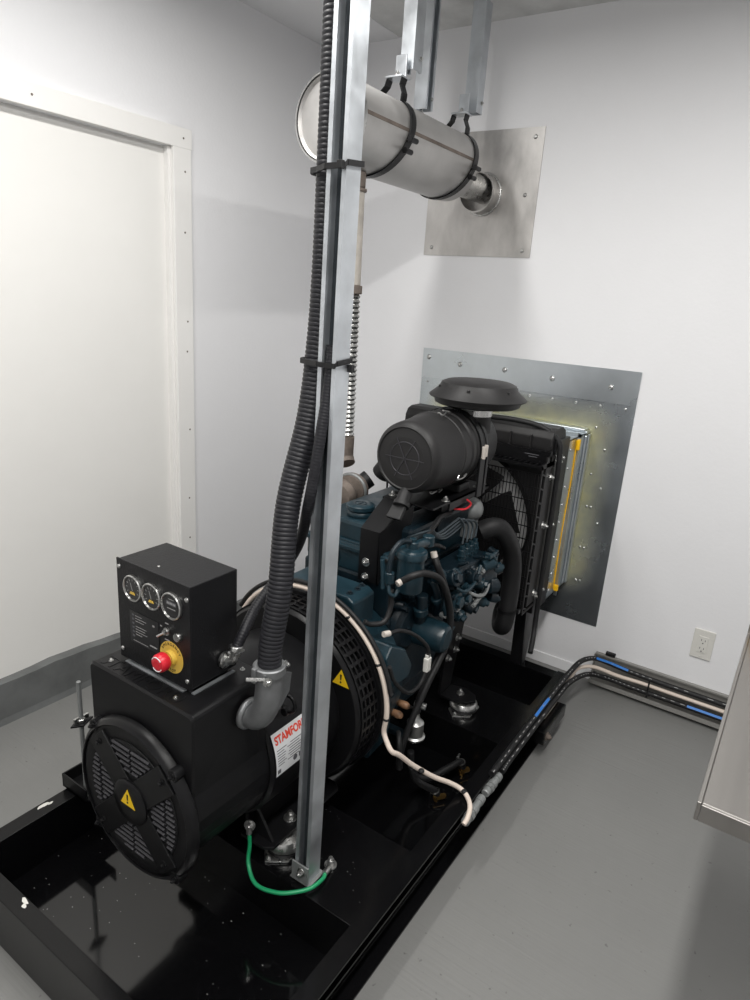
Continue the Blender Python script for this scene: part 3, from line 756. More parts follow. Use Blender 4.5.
se = part('elbow_fitting', MB().tube([(.868, .872, .752), (.867, .873, .735), (.865, .877, .722), (.862, .886, .716), (.86, .898, .715)], .0105, 16).lathe((.86, .897, .715), (0, -1, 0), [(0, .018), (.006, .018), (.008, .014)], 20), 'chrome', sc_, 'chrome elbow fitting')
part('fitting_screw', MB().cyl((.855, .864, .738), (.882, .864, .738), .003, n=8).cyl((.866, .872, .742), (.868, .872, .752), .0145, n=16), 'chrome', se)

ztie(1.65, tie_path(1.65), 'black cable tie on the post just below the muffler', (px(1.65)-.0305, py(1.65)-.016, 1.65))
ztie(1.325, tie_path(1.325), 'black cable tie halfway up the post, above the air cleaner level', (px(1.32)+.018, py(1.32)-.026, 1.320))

# ------------------------------------------------------------------ engine
en = thing('diesel_engine', 'dark teal diesel engine between the alternator and the radiator', 'engine', (1.6, 1.0, .2))
EY = 1.0
# flywheel housing, bell shaped
def oct_(x, r, sq=1.0, n=40):
    return [(x, AY+r*math.cos(2*PI*i/n), AZ+r*math.sin(2*PI*i/n)) for i in range(n)]
fh = part('flywheel_housing', MB().loft([oct_(1.265, .245), oct_(1.285, .252), oct_(1.30, .25), oct_(1.37, .225), oct_(1.42, .215)], smooth=False), 'blue', en)
part('housing_step', MB().prism([(1.285, .875, .60), (1.285, .875, .690), (1.285, .895, .703), (1.285, 1.10, .703), (1.285, 1.10, .60)], (1, 0, 0), .10, .005), 'blue', fh)
part('starter_bulge', MB().prism([(1.268, .752, .583), (1.292, .752, .612), (1.362, .752, .573), (1.407, .752, .505), (1.39, .752, .475), (1.277, .752, .485)], (0, 1, 0), .12, .005), 'blue', fh)
part('housing_foot', MB().prism([(1.29, .78, .40), (1.39, .79, .40), (1.39, .80, .26), (1.29, .80, .25)], (0, 1, 0), .10, .005), 'blue', fh)
for x, y in ((1.31, .905), (1.345, .905), (1.372, .91), (1.35, 1.0)):
    part('housing_bolt', MB().hexbolt((x, y, .703), (0, 0, 1), .007, .006), 'darkblue', fh)
# block and head
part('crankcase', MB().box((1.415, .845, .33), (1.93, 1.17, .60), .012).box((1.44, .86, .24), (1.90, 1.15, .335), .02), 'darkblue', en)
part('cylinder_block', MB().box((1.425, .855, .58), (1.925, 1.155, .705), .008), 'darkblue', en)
hd = part('cylinder_head', MB().box((1.43, .87, .70), (1.915, 1.15, .785), .008), 'blue', en)
part('core_plug', MB().lathe((1.4305, 1.055, .735), (-1, 0, 0), [(-.004, .026), (.003, .026), (.004, .022), (-.002, .018)], 24), 'darkblue', hd)
part('head_ledge', MB().box((1.422, .86, .765), (1.92, 1.16, .778), .003), 'blue', hd)
vc = part('valve_cover', MB().box((1.445, .935, .78), (1.88, 1.13, .845), .012), 'blue', en)
part('cover_flange', MB().box((1.435, .925, .778), (1.89, 1.14, .79), .003), 'blue', vc)
part('oil_filler_neck', MB().lathe((1.505, 1.02, .842), (0, 0, 1), [(0, .04), (.02, .036)], 28), 'blue', vc)
fc = part('oil_filler_cap', MB().lathe((1.505, 1.02, .862), (0, 0, 1), [(0, .037), (.004, .041), (.014, .041), (.018, .036), (.0185, .02)], 32), 'blue', en)
part('cap_emblem', MB().torus((1.505, 1.02, .8806), (0, 0, 1), .017, .0016, 24, 6).box((1.496, 1.017, .8803), (1.514, 1.023, .882), .0005), 'darkblue', fc)
for x, y in ((1.452, 1.06), (1.452, .955), (1.47, 1.115)):
    part('cover_bolt', MB().hexbolt((x, y, .79), (0, 0, 1), .007, .01), 'chrome', vc)
# air cleaner bracket bolted to the end of the head
b = MB(); BX = 1.415; BT = .905
b.prism([(BX, .954, .695), (BX, .889, .695), (BX, .894, .846), (BX, .954, .846)], (1, 0, 0), .006)
b.loft([[(BX, .954, .846), (BX, .894, .846), (BX+.006, .894, .846), (BX+.006, .954, .846)], [(1.54, .965, BT), (1.54, .868, BT), (1.546, .868, BT-.003), (1.546, .965, BT-.003)]])
b.prism([(BX, .889, .695), (BX+.045, .887, .695), (BX+.055, .886, .72), (BX+.085, .884, .775), (1.54, .866, BT-.05), (1.54, .866, BT), (BX, .892, .846)], (0, 1, 0), .004)
b.box((1.54, .805, BT-.005), (1.90, .97, BT))
b.prism([(1.64, .805, BT), (1.90, .805, BT), (1.90, .805, BT-.012), (1.64, .805, BT-.03)], (0, 1, 0), .004)
b.box((1.70, .86, .84), (1.74, .92, BT-.005), .002)
br = part('cleaner_bracket', b, 'black', en, 'bent black steel bracket under the air cleaner')
for p, ax in (((BX, .93, .752), (-1, 0, 0)), ((BX, .93, .707), (-1, 0, 0)), ((1.635, .818, BT), (0, 0, 1)), ((1.57, .955, BT), (0, 0, 1)), ((1.84, .818, BT), (0, 0, 1))):
    part('bracket_bolt', MB().hexbolt(p, ax, .009, .010), 'chrome', br)
# fuel filter
ff = part('fuel_filter', MB().lathe((1.435, .80, .70), (0, 0, 1), [(0, .024), (.0005, .031), (.003, .035), (.006, .036), (.007, .036), (.096, .036), (.097, .036), (.098, .040), (.0985, .041), (.114, .041), (.115, .0405), (.1165, .036), (.121, .033), (.124, .02)], 36), 'blue', en, 'upright blue fuel filter bowl')
part('filter_head', MB().cyl((1.435, .80, .820), (1.435, .80, .842), .017, n=20).cyl((1.435, .80, .828), (1.535, .80, .815), .013, n=14).cyl((1.435, .80, .84), (1.435, .80, .85), .010, n=6).cyl((1.52, .80, .805), (1.52, .80, .835), .017, n=12), 'blue', ff)
part('inlet_pipe', MB().tube([(1.42, .80, .845), (1.385, .806, .852), (1.352, .81, .83), (1.342, .81, .79), (1.342, .81, .76)], .007, 10), 'darkblue', ff)
part('outlet_clip', MB().cyl((1.527, .785, .790), (1.527, .779, .774), .0095, n=12), 'clip', ff)
vd = part('drain_valve', MB().cyl((1.345, .81, .75), (1.345, .81, .78), .013, n=12).tube([(1.345, .81, .755), (1.335, .80, .73), (1.345, .79, .72), (1.36, .79, .73)], .005, 8).tube([(1.338, .83, .81), (1.338, .825, .775), (1.335, .82, .735)], .006, 8), 'blue', en)
part('valve_clip', MB().cyl((1.349, .787, .752), (1.361, .783, .757), .009, n=12), 'clip', vd)
# oil filter, lying across toward the camera
of = part('oil_filter', MB().lathe((1.548, .875, .533), (.04, -1, -.03), [(0, .042), (.02, .045), (.03, .045), (.032, .042), (.036, .042), (.038, .045), (.045, .045), (.047, .042), (.055, .0445), (.13, .0445), (.145, .039), (.15, .03)], 40), 'blue', en, 'blue spin-on oil filter')
part('filter_base', MB().cyl((1.547, .90, .534), (1.548, .868, .533), .052, n=28), 'darkblue', of)
ocl = part('oil_cooler_pipe', MB().tube([(1.515, .80, .66), (1.517, .80, .62), (1.53, .81, .575), (1.56, .83, .55), (1.58, .86, .54)], .017, 16).tube([(1.56, .80, .69), (1.575, .79, .655), (1.595, .79, .61), (1.61, .80, .565)], .012, 14), 'darkblue', en)
part('pipe_collar', MB().cyl((1.518, .80, .60), (1.512, .80, .622), .021, n=16), 'blue', ocl); part('pipe_collar', MB().cyl((1.588, .79, .615), (1.582, .79, .63), .016, n=14), 'blue', ocl)
# crank side pulley shaped cover behind the hoses
part('side_cover', MB().lathe((1.50, .85, .555), (0, -1, 0), [(0, .075), (.02, .075), (.024, .06), (.03, .055), (.03, .03)], 32), 'darkblue', en)
# injection pump with heads, fittings and governor housing
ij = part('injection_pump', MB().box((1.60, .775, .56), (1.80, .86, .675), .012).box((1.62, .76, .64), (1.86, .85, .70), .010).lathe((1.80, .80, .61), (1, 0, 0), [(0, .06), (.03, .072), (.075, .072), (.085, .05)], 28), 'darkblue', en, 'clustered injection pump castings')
for k, (x, y, z, r_, h_) in enumerate(((1.732, .795, .69, .013, .045), (1.762, .795, .69, .013, .045), (1.792, .795, .69, .013, .045), (1.822, .795, .69, .013, .045))):
    part('delivery_valve', MB().cyl((x, y, z), (x, y, z+h_), r_, r_*.9, n=16).cyl((x, y, z+h_), (x, y, z+h_+.012), r_*.62, n=6).cyl((x, y, z+h_*.5), (x, y, z+h_*.62), r_*1.25, n=6), 'blue', ij)
bits = [((1.60, .765, .69), (1.60, .74, .70), .024), ((1.64, .775, .61), (1.64, .745, .61), .03), ((1.69, .77, .60), (1.69, .742, .605), .02), ((1.73, .765, .655), (1.73, .735, .66), .022), ((1.77, .76, .625), (1.78, .73, .625), .018),
        ((1.80, .755, .67), (1.84, .735, .675), .020), ((1.83, .74, .60), (1.86, .725, .595), .026), ((1.87, .75, .64), (1.905, .735, .64), .018), ((1.68, .77, .555), (1.68, .745, .545), .018), ((1.74, .77, .56), (1.75, .74, .55), .022), ((1.80, .76, .555), (1.82, .735, .545), .016), ((1.62, .78, .54), (1.62, .755, .53), .02),
        ((1.86, .74, .55), (1.885, .725, .54), .015), ((1.57, .79, .70), (1.555, .77, .715), .02)]
for k, (a, b_, r_) in enumerate(bits):
    part('pump_fitting', MB().cyl(a, b_, r_, n=18).cyl(b_, V(b_)+(V(b_)-V(a)).normalized()*.012, r_*.62, n=6, smooth=False), 'blue' if k % 3 else 'darkblue', ij)
for k, pts in enumerate(([(1.62, .75, .66), (1.66, .735, .64), (1.72, .735, .65), (1.76, .74, .69)], [(1.70, .745, .62), (1.74, .725, .60), (1.80, .73, .59), (1.84, .735, .62)], [(1.79, .745, .72), (1.83, .73, .70), (1.86, .735, .67)], [(1.60, .77, .64), (1.585, .76, .60), (1.61, .76, .56), (1.66, .76, .55)])):
    part('fuel_line', MB().tube(pts, .0055, 8), 'zincgrey' if k == 1 else 'blue', ij)
r4 = random.Random(11)
for k in range(34):
    x = r4.uniform(1.59, 1.86); z = r4.uniform(.53, .71); y = .775 if x < 1.8 else .76
    rr = r4.uniform(.006, .013); L_ = r4.uniform(.012, .035); a = V((r4.uniform(-.4, .4), -1, r4.uniform(-.5, .5))).normalized()
    p0 = V((x, y, z)); p1 = p0+a*L_
    q_ = MB().cyl(p0, p1, rr, n=14).cyl(p1, p1+a*.007, rr*.66, n=6, smooth=False)
    if k % 4 == 0: q_.cyl(p0+a*L_*.35, p0+a*(L_*.35+.004), rr*1.5, n=6, smooth=False)
    part('pump_fitting', q_, ('blue', 'darkblue', 'darkblue', 'zincgrey', 'blue')[k % 5], ij)
for k in range(14):
    x = r4.uniform(1.44, 1.62); z = r4.uniform(.56, .70); rr = r4.uniform(.008, .016)
    part('block_plug', MB().cyl((x, .86, z), (x+r4.uniform(-.01, .01), .86-r4.uniform(.01, .04), z), rr, n=14).cyl((x, .835, z), (x, .815, z), rr*.6, n=6, smooth=False), 'darkblue', en)
for k in range(7):
    x = 1.44+.065*k
    part('head_bolt', MB().hexbolt((x, .905, .785), (0, 0, 1), .010, .012), 'darkblue', hd)
part('stop_lever', MB().box((1.80, .728, .70), (1.86, .736, .712), .002).box((1.85, .728, .66), (1.862, .736, .715), .002).cyl((1.855, .72, .665), (1.855, .745, .665), .008, n=10), 'blue', ij)
part('throttle_spring', MB().tube([(1.71+.05*i/60, .728+.006*math.cos(i*1.1), .575+.006*math.sin(i*1.1)+.02*i/60) for i in range(61)], .0016, 6, sm=False), 'zincgrey', ij)
for k in range(4):
    dz = .009*k; xx = -.03*k
    part('injector_pipe', MB().tube([(1.48+.01*k, .868, .80+dz*.3), (1.50, .845, .815+dz*.4), (1.545, .818-.003*k, .825+dz*.6), (1.64+xx*.5, .810, .792+dz), (1.745+xx*.6, .808, .806+dz), (1.805+xx, .805, .808+dz), (1.832+xx, .80, .786+dz*.6), (1.822+xx, .796, .752)], .0034, 8, res=6), 'pipegrey', en, 'grey steel injector pipe')
# intake manifold / thermostat housing
part('intake_manifold', MB().box((1.50, .84, .79), (1.86, .93, .845), .012).cyl((1.66, .83, .815), (1.66, .90, .815), .03), 'darkblue', en)
part('thermostat_housing', MB().ball((1.895, .852, .812), .042, (1.0, .9, .95), 24).cyl((1.895, .86, .72), (1.895, .855, .80), .03), 'zincgrey', en, 'pale aluminium thermostat housing')
part('glow_wire', MB().tube([(1.70, .82, .865), (1.735, .80, .862), (1.755, .793, .875), (1.74, .80, .89)], .003, 8), 'redwire', en, 'short red wire loop')
# exhaust manifold and turbocharger on the far side
part('exhaust_manifold', MB().tube([(1.50, 1.16, .735), (1.58, 1.195, .74), (1.70, 1.20, .75), (1.84, 1.19, .74)], .036, 18).box((1.46, 1.15, .70), (1.88, 1.175, .77), .006), 'iron', en)
tb = part('turbocharger', MB().lathe((1.68, 1.20, .835), (1, .1, .05), [(-.06, .02), (-.055, .046), (-.03, .055), (-.005, .046), (.0, .028), (.02, .028), (.025, .05), (.05, .056), (.07, .045), (.075, .03)], 32), 'iron', en, 'rusty brown turbocharger')
part('turbo_clamp', MB().torus((1.715, 1.204, .837), (1, .1, .05), .053, .006, 40), 'zincgrey', tb)
part('turbo_pipe', MB().tube([(1.755, 1.207, .84), (1.78, 1.20, .852), (1.795, 1.19, .865)], .03, 18), 'rubber', en)
# lower parts: drain, mounting legs
for sg, y0 in ((-1, .845), (1, 1.17)):
    yq = y0 + (-.035 if sg < 0 else .005)
    ya_ = y0+sg*.01; yb_ = y0+sg*.12
    L = part('engine_leg', MB().prism([(1.775, y0, .19), (1.85, y0, .19), (1.925, y0, .47), (1.80, y0, .47)], (0, sg, 0), .009, .001).prism([(1.775, ya_, .182), (1.775, y0+sg*.055, .182), (1.79, y0+sg*.10, .182), (1.82, yb_, .182), (1.85, y0+sg*.105, .182), (1.868, y0+sg*.06, .182), (1.855, ya_, .182)], (0, 0, 1), .009, .001), 'black', en, 'black steel engine mounting leg')
    for q in ((1.858, .372), (1.852, .330), (1.80, .318)):
        part('leg_bolt', MB().hexbolt((q[0], y0+sg*.01, q[1]), (0, sg, 0), .010, .012), 'chrome', L)
    part('mount_bolt', MB().hexbolt((1.825, y0+sg*.06, .191), (0, 0, 1), .010, .012), 'chrome', L)
sd = part('oil_pressure_sender', MB().lathe((1.482, .765, .228), (0, 0, 1), [(0, .031), (.006, .032), (.010, .026), (.05, .025), (.055, .018), (.066, .011), (.080, .010)], 30), 'zinc', en, 'shiny cylindrical sender')
part('sender_wire', MB().tube([(1.482, .765, .31), (1.475, .768, .325), (1.46, .78, .335)], .005, 8), 'rubber', sd)
part('sender_support', MB().box((1.47, .76, .210), (1.495, .86, .2275), .003), 'darkblue', sd)
for x, y, z in ((1.389, .76, .35), (1.443, .77, .347)):
    part('sensor_plug', MB().lathe((x, y+.04, z), (0, -1, 0), [(0, .008), (.02, .011), (.03, .011), (.036, .009), (.04, .006)], 16), 'tan', en, 'tan sensor plug')
part('coolant_drain', MB().cyl((1.53, .80, .300), (1.54, .765, .297), .011, n=14), 'chrome', en)
# harness and hoses on the near side
part('fuel_hose', MB().tube([(1.362, .783, .757), (1.375, .755, .777), (1.41, .738, .776), (1.485, .734, .735), (1.546, .734, .657), (1.577, .734, .579), (1.572, .735, .513), (1.538, .736, .468), (1.485, .738, .42), (1.45, .745, .36), (1.42, .755, .29), (1.40, .76, .22), (1.40, .76, .17)], .0092, 12), 'rubber', en)
part('fuel_hose', MB().tube([(1.527, .778, .772), (1.525, .765, .75), (1.545, .755, .705), (1.585, .752, .63), (1.602, .752, .565), (1.597, .754, .505), (1.565, .757, .455), (1.52, .76, .40), (1.49, .765, .345), (1.484, .765, .31)], .0102, 12), 'rubber', en)
wr = part('sensor_wire', MB().tube([(1.278, .765, .645), (1.336, .757, .636), (1.40, .745, .598), (1.452, .735, .545), (1.458, .735, .51)], .0055, 10), 'rubber', en)
part('sensor_wire', MB().tube([(1.458, .735, .475), (1.428, .735, .443), (1.364, .735, .448), (1.295, .738, .512), (1.272, .745, .565)], .0055, 10), 'rubber', en)
part('white_connector', MB().box((1.447, .727, .470), (1.469, .742, .512), .003).box((1.451, .730, .506), (1.465, .740, .522), .002), 'white', wr, 'white plastic connector')
part('clamp_tip', MB().cyl((1.27, .768, .648), (1.29, .763, .645), .008, n=10), 'clip', wr)
part('harness', MB().tube([(1.342, .80, .735), (1.344, .798, .688), (1.322, .80, .652), (1.29, .82, .65), (1.275, .83, .66)], .007, 10), 'rubber', en)
part('harness', MB().tube([(1.43, .86, .80), (1.50, .82, .805), (1.55, .81, .84), (1.62, .82, .86), (1.70, .83, .85)], .007, 8).tube([(1.42, .87, .77), (1.50, .84, .78), (1.56, .80, .795), (1.62, .80, .77)], .006, 8), 'rubber', en)
part('ring_hose', MB().torus((1.345, .738, .30), (.55, -.8, .1), .026, .007, 32), 'rubber', en)
# fan hub, water pump and lower hose
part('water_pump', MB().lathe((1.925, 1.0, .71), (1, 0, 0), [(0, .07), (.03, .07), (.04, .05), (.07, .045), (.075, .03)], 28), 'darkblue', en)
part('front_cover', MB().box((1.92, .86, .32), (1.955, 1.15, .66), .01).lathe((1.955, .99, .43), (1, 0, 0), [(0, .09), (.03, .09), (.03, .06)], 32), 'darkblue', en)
part('fan_belt', MB().tube([(1.99, 1.05, .71), (1.99, 1.0, .765), (1.99, .95, .71), (1.99, .91, .43), (1.99, .99, .345), (1.99, 1.075, .43)], .007, 8, closed=True), 'rubber', en)
fan = part('cooling_fan', MB().lathe((2.0, 1.0, .70), (1, 0, 0), [(0, .04), (.095, .045), (.125, .045), (.13, .03)], 28), 'plastic', en, 'black cooling fan')
for k in range(7):
    a = 2*PI*k/7+.15
    secs = []
    for rr, w_, tw in ((.045, .055, .5), (.12, .095, .4), (.19, .150, .3), (.222, .16, .25)):
        c, s_ = math.cos(a), math.sin(a)
        rad = V((0, c, s_)); tan = V((0, -s_, c)); p = V((2.118, 1.0, .70))+rad*rr
        dv = (tan*math.cos(tw)+V((1, 0, 0))*math.sin(tw)*.45)*w_/2; nn = dv.cross(rad).normalized()*.0025
        secs.append([p-dv-nn, p+dv-nn, p+dv+nn, p-dv+nn])
    part('fan_blade', MB().loft(secs), 'plastic', fan)

# ------------------------------------------------------------------ air cleaner
QY, QZ = .885, 1.038
ac = thing('air_cleaner', 'black canister air cleaner with mushroom rain cap on the engine', 'air cleaner', (1.72, QY, .893))
part('end_cap', MB().lathe((1.50, QY, QZ), (1, 0, 0), [(0, .058), (.003, .082), (.0, .085), (.003, .090), (.014, .098), (.03, .100), (.125, .106), (.135, .110), (.142, .110)], 56), 'plastic', ac)
part('cap_relief', MB().torus((1.4998, QY, QZ), (1, 0, 0), .045, .0014, 48, 6).box((1.498, QY-.001, QZ-.06), (1.5005, QY+.001, QZ+.06), 0, Matrix.Translation((0, QY, QZ)) @ Matrix.Rotation(math.radians(28), 4, 'X') @ Matrix.Translation((0, -QY, -QZ))).box((1.498, QY-.001, QZ-.06), (1.5005, QY+.001, QZ+.06), 0, Matrix.Translation((0, QY, QZ)) @ Matrix.Rotation(math.radians(-28), 4, 'X') @ Matrix.Translation((0, -QY, -QZ))).box((1.498, QY-.06, QZ-.001), (1.5005, QY+.06, QZ+.001)), 'slat', ac)
part('canister', MB().lathe((1.642, QY, QZ), (1, 0, 0), [(0, .106), (.004, .112), (.012, .112), (.016, .107), (.05, .107), (.055, .111), (.07, .111), (.075, .107), (.085, .107), (.09, .111), (.1, .111), (.105, .106), (.225, .104), (.25, .094), (.255, .07)], 56), 'plastic', ac)
for ang in (75, -28, -75, 160):
    a = math.radians(ang); p = V((1.645, QY-.116*math.cos(a), QZ+.116*math.sin(a)))
    rad = V((0, -math.cos(a), math.sin(a))); tan = V((0, math.sin(a), math.cos(a)))
    part('wire_clip', MB().tube([p-V((.022, 0, 0))+tan*.008, p-V((.028, 0, 0))+rad*.004, p-V((.022, 0, 0))-tan*.008, p+V((.0, 0, 0))-tan*.006+rad*.004, p+V((.025, 0, 0))-tan*.004+rad*.002, p+V((.025, 0, 0))+tan*.004+rad*.002, p+tan*.006+rad*.006], .0022, 8), 'chrome', ac, 'bright wire clip')
dv = part('dust_valve', MB().tube([(1.520, QY-.005, QZ-.09), (1.500, QY-.008, QZ-.106), (1.484, QY-.012, QZ-.120)], .019, 20).lathe((1.487, QY-.012, QZ-.117), (-.7, -.1, -.85), [(0, .023), (.012, .024), (.014, .021)], 24), 'rubber', ac)
part('valve_lips', MB().prism([(1.474, QY-.03, QZ-.121), (1.474, QY+.010, QZ-.121), (1.441, QY+.010, QZ-.151), (1.441, QY-.034, QZ-.151)], (.7, 0, -.5), .014, .003), 'rubber', dv)
part('mounting_band', MB().lathe((1.735, QY, QZ), (1, 0, 0), [(0, .1135), (0, .1155), (.022, .1155), (.022, .1135)], 56, False, False).lathe((1.775, QY, QZ), (1, 0, 0), [(0, .110), (0, .1125), (.016, .1125), (.016, .110)], 56, False, False), 'black', ac)
part('band_bolt', MB().cyl((1.744, QY-.118, QZ-.018), (1.744, QY-.118, QZ+.018), .007, n=12).cyl((1.762, QY-.116, QZ-.014), (1.762, QY-.116, QZ+.02), .007, n=12), 'clip', ac, 'pale band bolts')
part('band_foot', MB().box((1.73, QY-.118, BT+.0005), (1.762, QY-.112, QZ-.015), .001).box((1.785, QY-.112, BT+.0005), (1.80, QY-.106, QZ-.02), .001).box((1.73, QY-.06, BT+.0005), (1.80, QY+.06, BT+.026), .004), 'black', ac)
part('outlet_elbow', MB().tube([(1.78, QY+.08, QZ+.02), (1.76, QY+.13, QZ+.0), (1.74, QY+.155, QZ-.03), (1.735, QY+.18, QZ-.075), (1.74, QY+.22, QZ-.13)], .034, 20), 'rubber', ac)
part('hose_clamp', MB().lathe((1.738, QY+.165, QZ-.055), (0, .35, -1), [(0, .036), (0, .038), (.014, .038), (.014, .036)], 28, False, False), 'chrome', ac)
NX, NY = 1.812, .836
nk = part('inlet_neck', MB().lathe((NX, NY, QZ-.02), (0, 0, 1), [(0, .047), (.115, .046), (.187, .045)], 36), 'plastic', ac)
part('neck_band', MB().lathe((NX, NY, QZ+.094), (0, 0, 1), [(0, .046), (0, .0485), (.018, .0485), (.018, .046)], 36, False, False).box((NX-.054, NY-.02, QZ+.095), (NX-.046, NY-.006, QZ+.111), .002), 'chrome', ac, 'bright band clamp under the rain cap')
part('rain_cap', MB().lathe((NX, NY, QZ+.116), (0, 0, 1), [(0, .046), (.006, .055), (.008, .119), (.012, .126), (.026, .129), (.028, .142), (.032, .144), (.055, .117), (.070, .109), (.076, .095), (.079, .066), (.080, .02)], 64), 'plastic', ac)
for k in range(6):
    a = 2*PI*k/6+.2; Mx = Matrix.Translation((NX+math.cos(a)*.116, NY+math.sin(a)*.116, QZ+.173))
    part('cap_clip', MB().box((-.004, -.004, -.003), (.004, .004, .004), .001, Mx), 'plastic', ac)

# ------------------------------------------------------------------ radiator
RY0, RY1 = .70, 1.30
ra = thing('radiator', 'black radiator with wire fan guard facing the engine and side bolts', 'radiator', (2.25, 1.0, .38))
part('core', MB().box((2.185, RY0+.05, .43), (2.27, RY1-.05, .96)), 'core', ra, 'aluminium fin core seen through the guard')
part('side_channel', MB().box((2.19, RY0, .375), (2.33, RY0+.035, 1.02), .003), 'black', ra); part('side_channel', MB().box((2.19, RY1-.035, .375), (2.33, RY1, 1.02), .003), 'black', ra)
part('bottom_tank', MB().box((2.19, RY0+.035, .375), (2.32, RY1-.035, .44), .01), 'black', ra)
tt = []
for y0 in (0,):
    pr = [(2.165, 1.0), (2.165, 1.03), (2.18, 1.052), (2.205, 1.06), (2.27, 1.06), (2.30, 1.045), (2.31, 1.02), (2.31, .965), (2.17, .965)]
    tt = MB().prism([(x, RY0+.01, z) for x, z in pr], (0, 1, 0), RY1-RY0-.02, .004)
tp = part('top_tank', tt, 'plastic', ra)
rbm = MB()
for k in range(7): rbm.box((2.158, .78+k*.075, .975), (2.168, .786+k*.075, 1.035), .002)
part('tank_rib', rbm, 'plastic', tp)
# shroud with the round opening, seen from the engine side
sh = MB(); n = 64
ring_in = []; ring_out = []
for i in range(n):
    a = 2*PI*i/n; c, s_ = math.cos(a), math.sin(a)
    k = min(.29/abs(c) if abs(c) > 1e-6 else 9, .262/abs(s_) if abs(s_) > 1e-6 else 9)
    ring_out.append((2.165, 1.0+c*k, .70+s_*k)); ring_in.append((2.165, 1.0+c*.258, .70+s_*.258))
sh.loft([ring_out, ring_in, [(2.13, p[1], p[2]) for p in ring_in]], caps=False)
part('fan_shroud', sh, 'plastic', ra)
# guard: box of wires + solid side strip with rectangular holes
GX = 2.082
fgd = MB(); 
for k in range(49):
    y = RY0+.012+k*.0119
    for za_, zb_ in (((.44, .645), (.755, .92)) if abs(y-1.0) < .056 else ((.44, .92),)): fgd.box((GX, y-.0011, za_), (GX+.0022, y+.0011, zb_))
for k in range(11):
    z = .46+k*.046
    for ya_, yb_ in (((RY0+.005, .945), (1.055, RY1-.005)) if abs(z-.70) < .056 else ((RY0+.005, RY1-.005),)): fgd.box((GX+.0022, ya_, z-.0016), (GX+.0052, yb_, z+.0016))
part('fan_guard', fgd, 'black', ra)
for y in (RY0, RY1-.004):
    s2 = MB(); s2.box((GX, y, .415), (GX+.008, y+.004, .945)).box((2.118, y, .43), (2.19, y+.004, .975))
    s2.box((GX, y, .94), (2.19, y+.004, .955)).box((GX, y, .41), (2.19, y+.004, .418))
    for k in range(11):
        z = .43+k*.049; s2.prism([(GX+.007, y, z), (2.119, y, z-.010), (2.119, y, z-.004), (GX+.007, y, z+.006)], (0, 1, 0), .004)
    part('guard_side', s2, 'plastic', ra)
tpv = MB()
for k in range(30):
    y = RY0+.012+k*.0198; tpv.box((GX+.004, y, .944), (2.15, y+.008, .948))
tpv.box((GX, RY0, .94), (GX+.008, RY1, .95)).box((2.14, RY0, .94), (2.16, RY1, .99)).box((GX+.03, RY0, .9395), (2.16, RY1, .9405))
part('guard_top', tpv, 'black', ra)
part('sticker_print', MB().box((2.1385, .74, .972), (2.14, .79, .974)).box((2.1385, .745, .964), (2.14, .775, .966)), 'print', ra)
for z in (.96, .93, .73, .71, .46, .44):
    pass
for x, z in ((2.255, .955), (2.235, .945), (2.17, .90), (2.16, .73), (2.185, .72), (2.25, .71), (2.17, .47), (2.255, .455), (2.20, .445)):
    part('side_bolt', MB().hexbolt((x, RY0, z), (0, -1, 0), .009, .010), 'chrome', ra)
rl_ = part('overflow_tube', MB().tube([(2.17, .99, 1.068), (2.18, .86, 1.072), (2.19, .76, 1.06), (2.20, .70, 1.02), (2.20, .688, .96), (2.205, .687, .80), (2.205, .687, .60), (2.205, .687, .46), (2.20, .685, .34), (2.17, .675, .29), (2.13, .665, .255)], .0095, 12), 'rubber', ra)
for sg in (0, 1):
    y = RY0+.02 if sg == 0 else RY1-.06
    part('support_leg', MB().prism([(2.19, y, .377), (2.30, y, .377), (2.258, y, .1468), (2.215, y, .1468)], (0, 1, 0), .006, .001).prism([(2.205, y, .377), (2.211, y, .377), (2.221, y, .1468), (2.215, y, .1468)], (0, 1, 0), .045), 'black', ra)
lh = part('lower_hose', MB().tube([(1.872, .800, .757), (1.885, .778, .770), (1.905, .757, .770), (1.93, .742, .745), (1.985, .735, .68), (2.013, .732, .60), (2.02, .732, .52), (2.015, .732, .44), (2.02, .74, .385), (2.06, .765, .365), (2.13, .79, .385), (2.19, .79, .40)], .031, 24), 'rubber', ra, 'thick bent black radiator hose')
part('hose_clamp', MB().lathe((2.0155, .732, .455), (0, 0, -1), [(0, .032), (0, .034), (.012, .034), (.012, .032)], 24, False, False).box((2.02, .692, .44), (2.04, .702, .455), .002), 'black', lh)

# air duct to the wall
du = thing('radiator_duct', 'galvanised sheet duct with yellow tape joining the radiator to the wall', 'air duct', (2.44, 1.0, .385))
t = .003; z0, z1 = .385, 1.005
part('duct_shell', MB().box((2.332, RY0, z0), (2.54, RY0+t, z1)).box((2.332, RY1-t, z0), (2.54, RY1, z1)).box((2.332, RY0, z1-t), (2.54, RY1, z1)).box((2.332, RY0, z0), (2.54, RY1, z0+t)), 'sheet', du)
part('joint_flange', MB().box((2.418, RY0-.012, z0-.012), (2.424, RY0, z1+.012)).box((2.418, RY1, z0-.012), (2.424, RY1+.012, z1+.012)).box((2.418, RY0-.012, z1), (2.424, RY1+.012, z1+.012)), 'sheet', du)
part('corner_bead', MB().box((2.50, RY0-.008, z0+.01), (2.54, RY0-.0002, z1-.005), .003).box((2.515, RY0-.014, z0+.01), (2.54, RY0-.008, z1), .003).box((2.50, RY0-.008, z1), (2.54, RY1+.008, z1+.012), .003).box((2.49, RY0, z1+.012), (2.54, RY1, z1+.02), .002), 'sheet', du)
tpm = MB()
secs = []
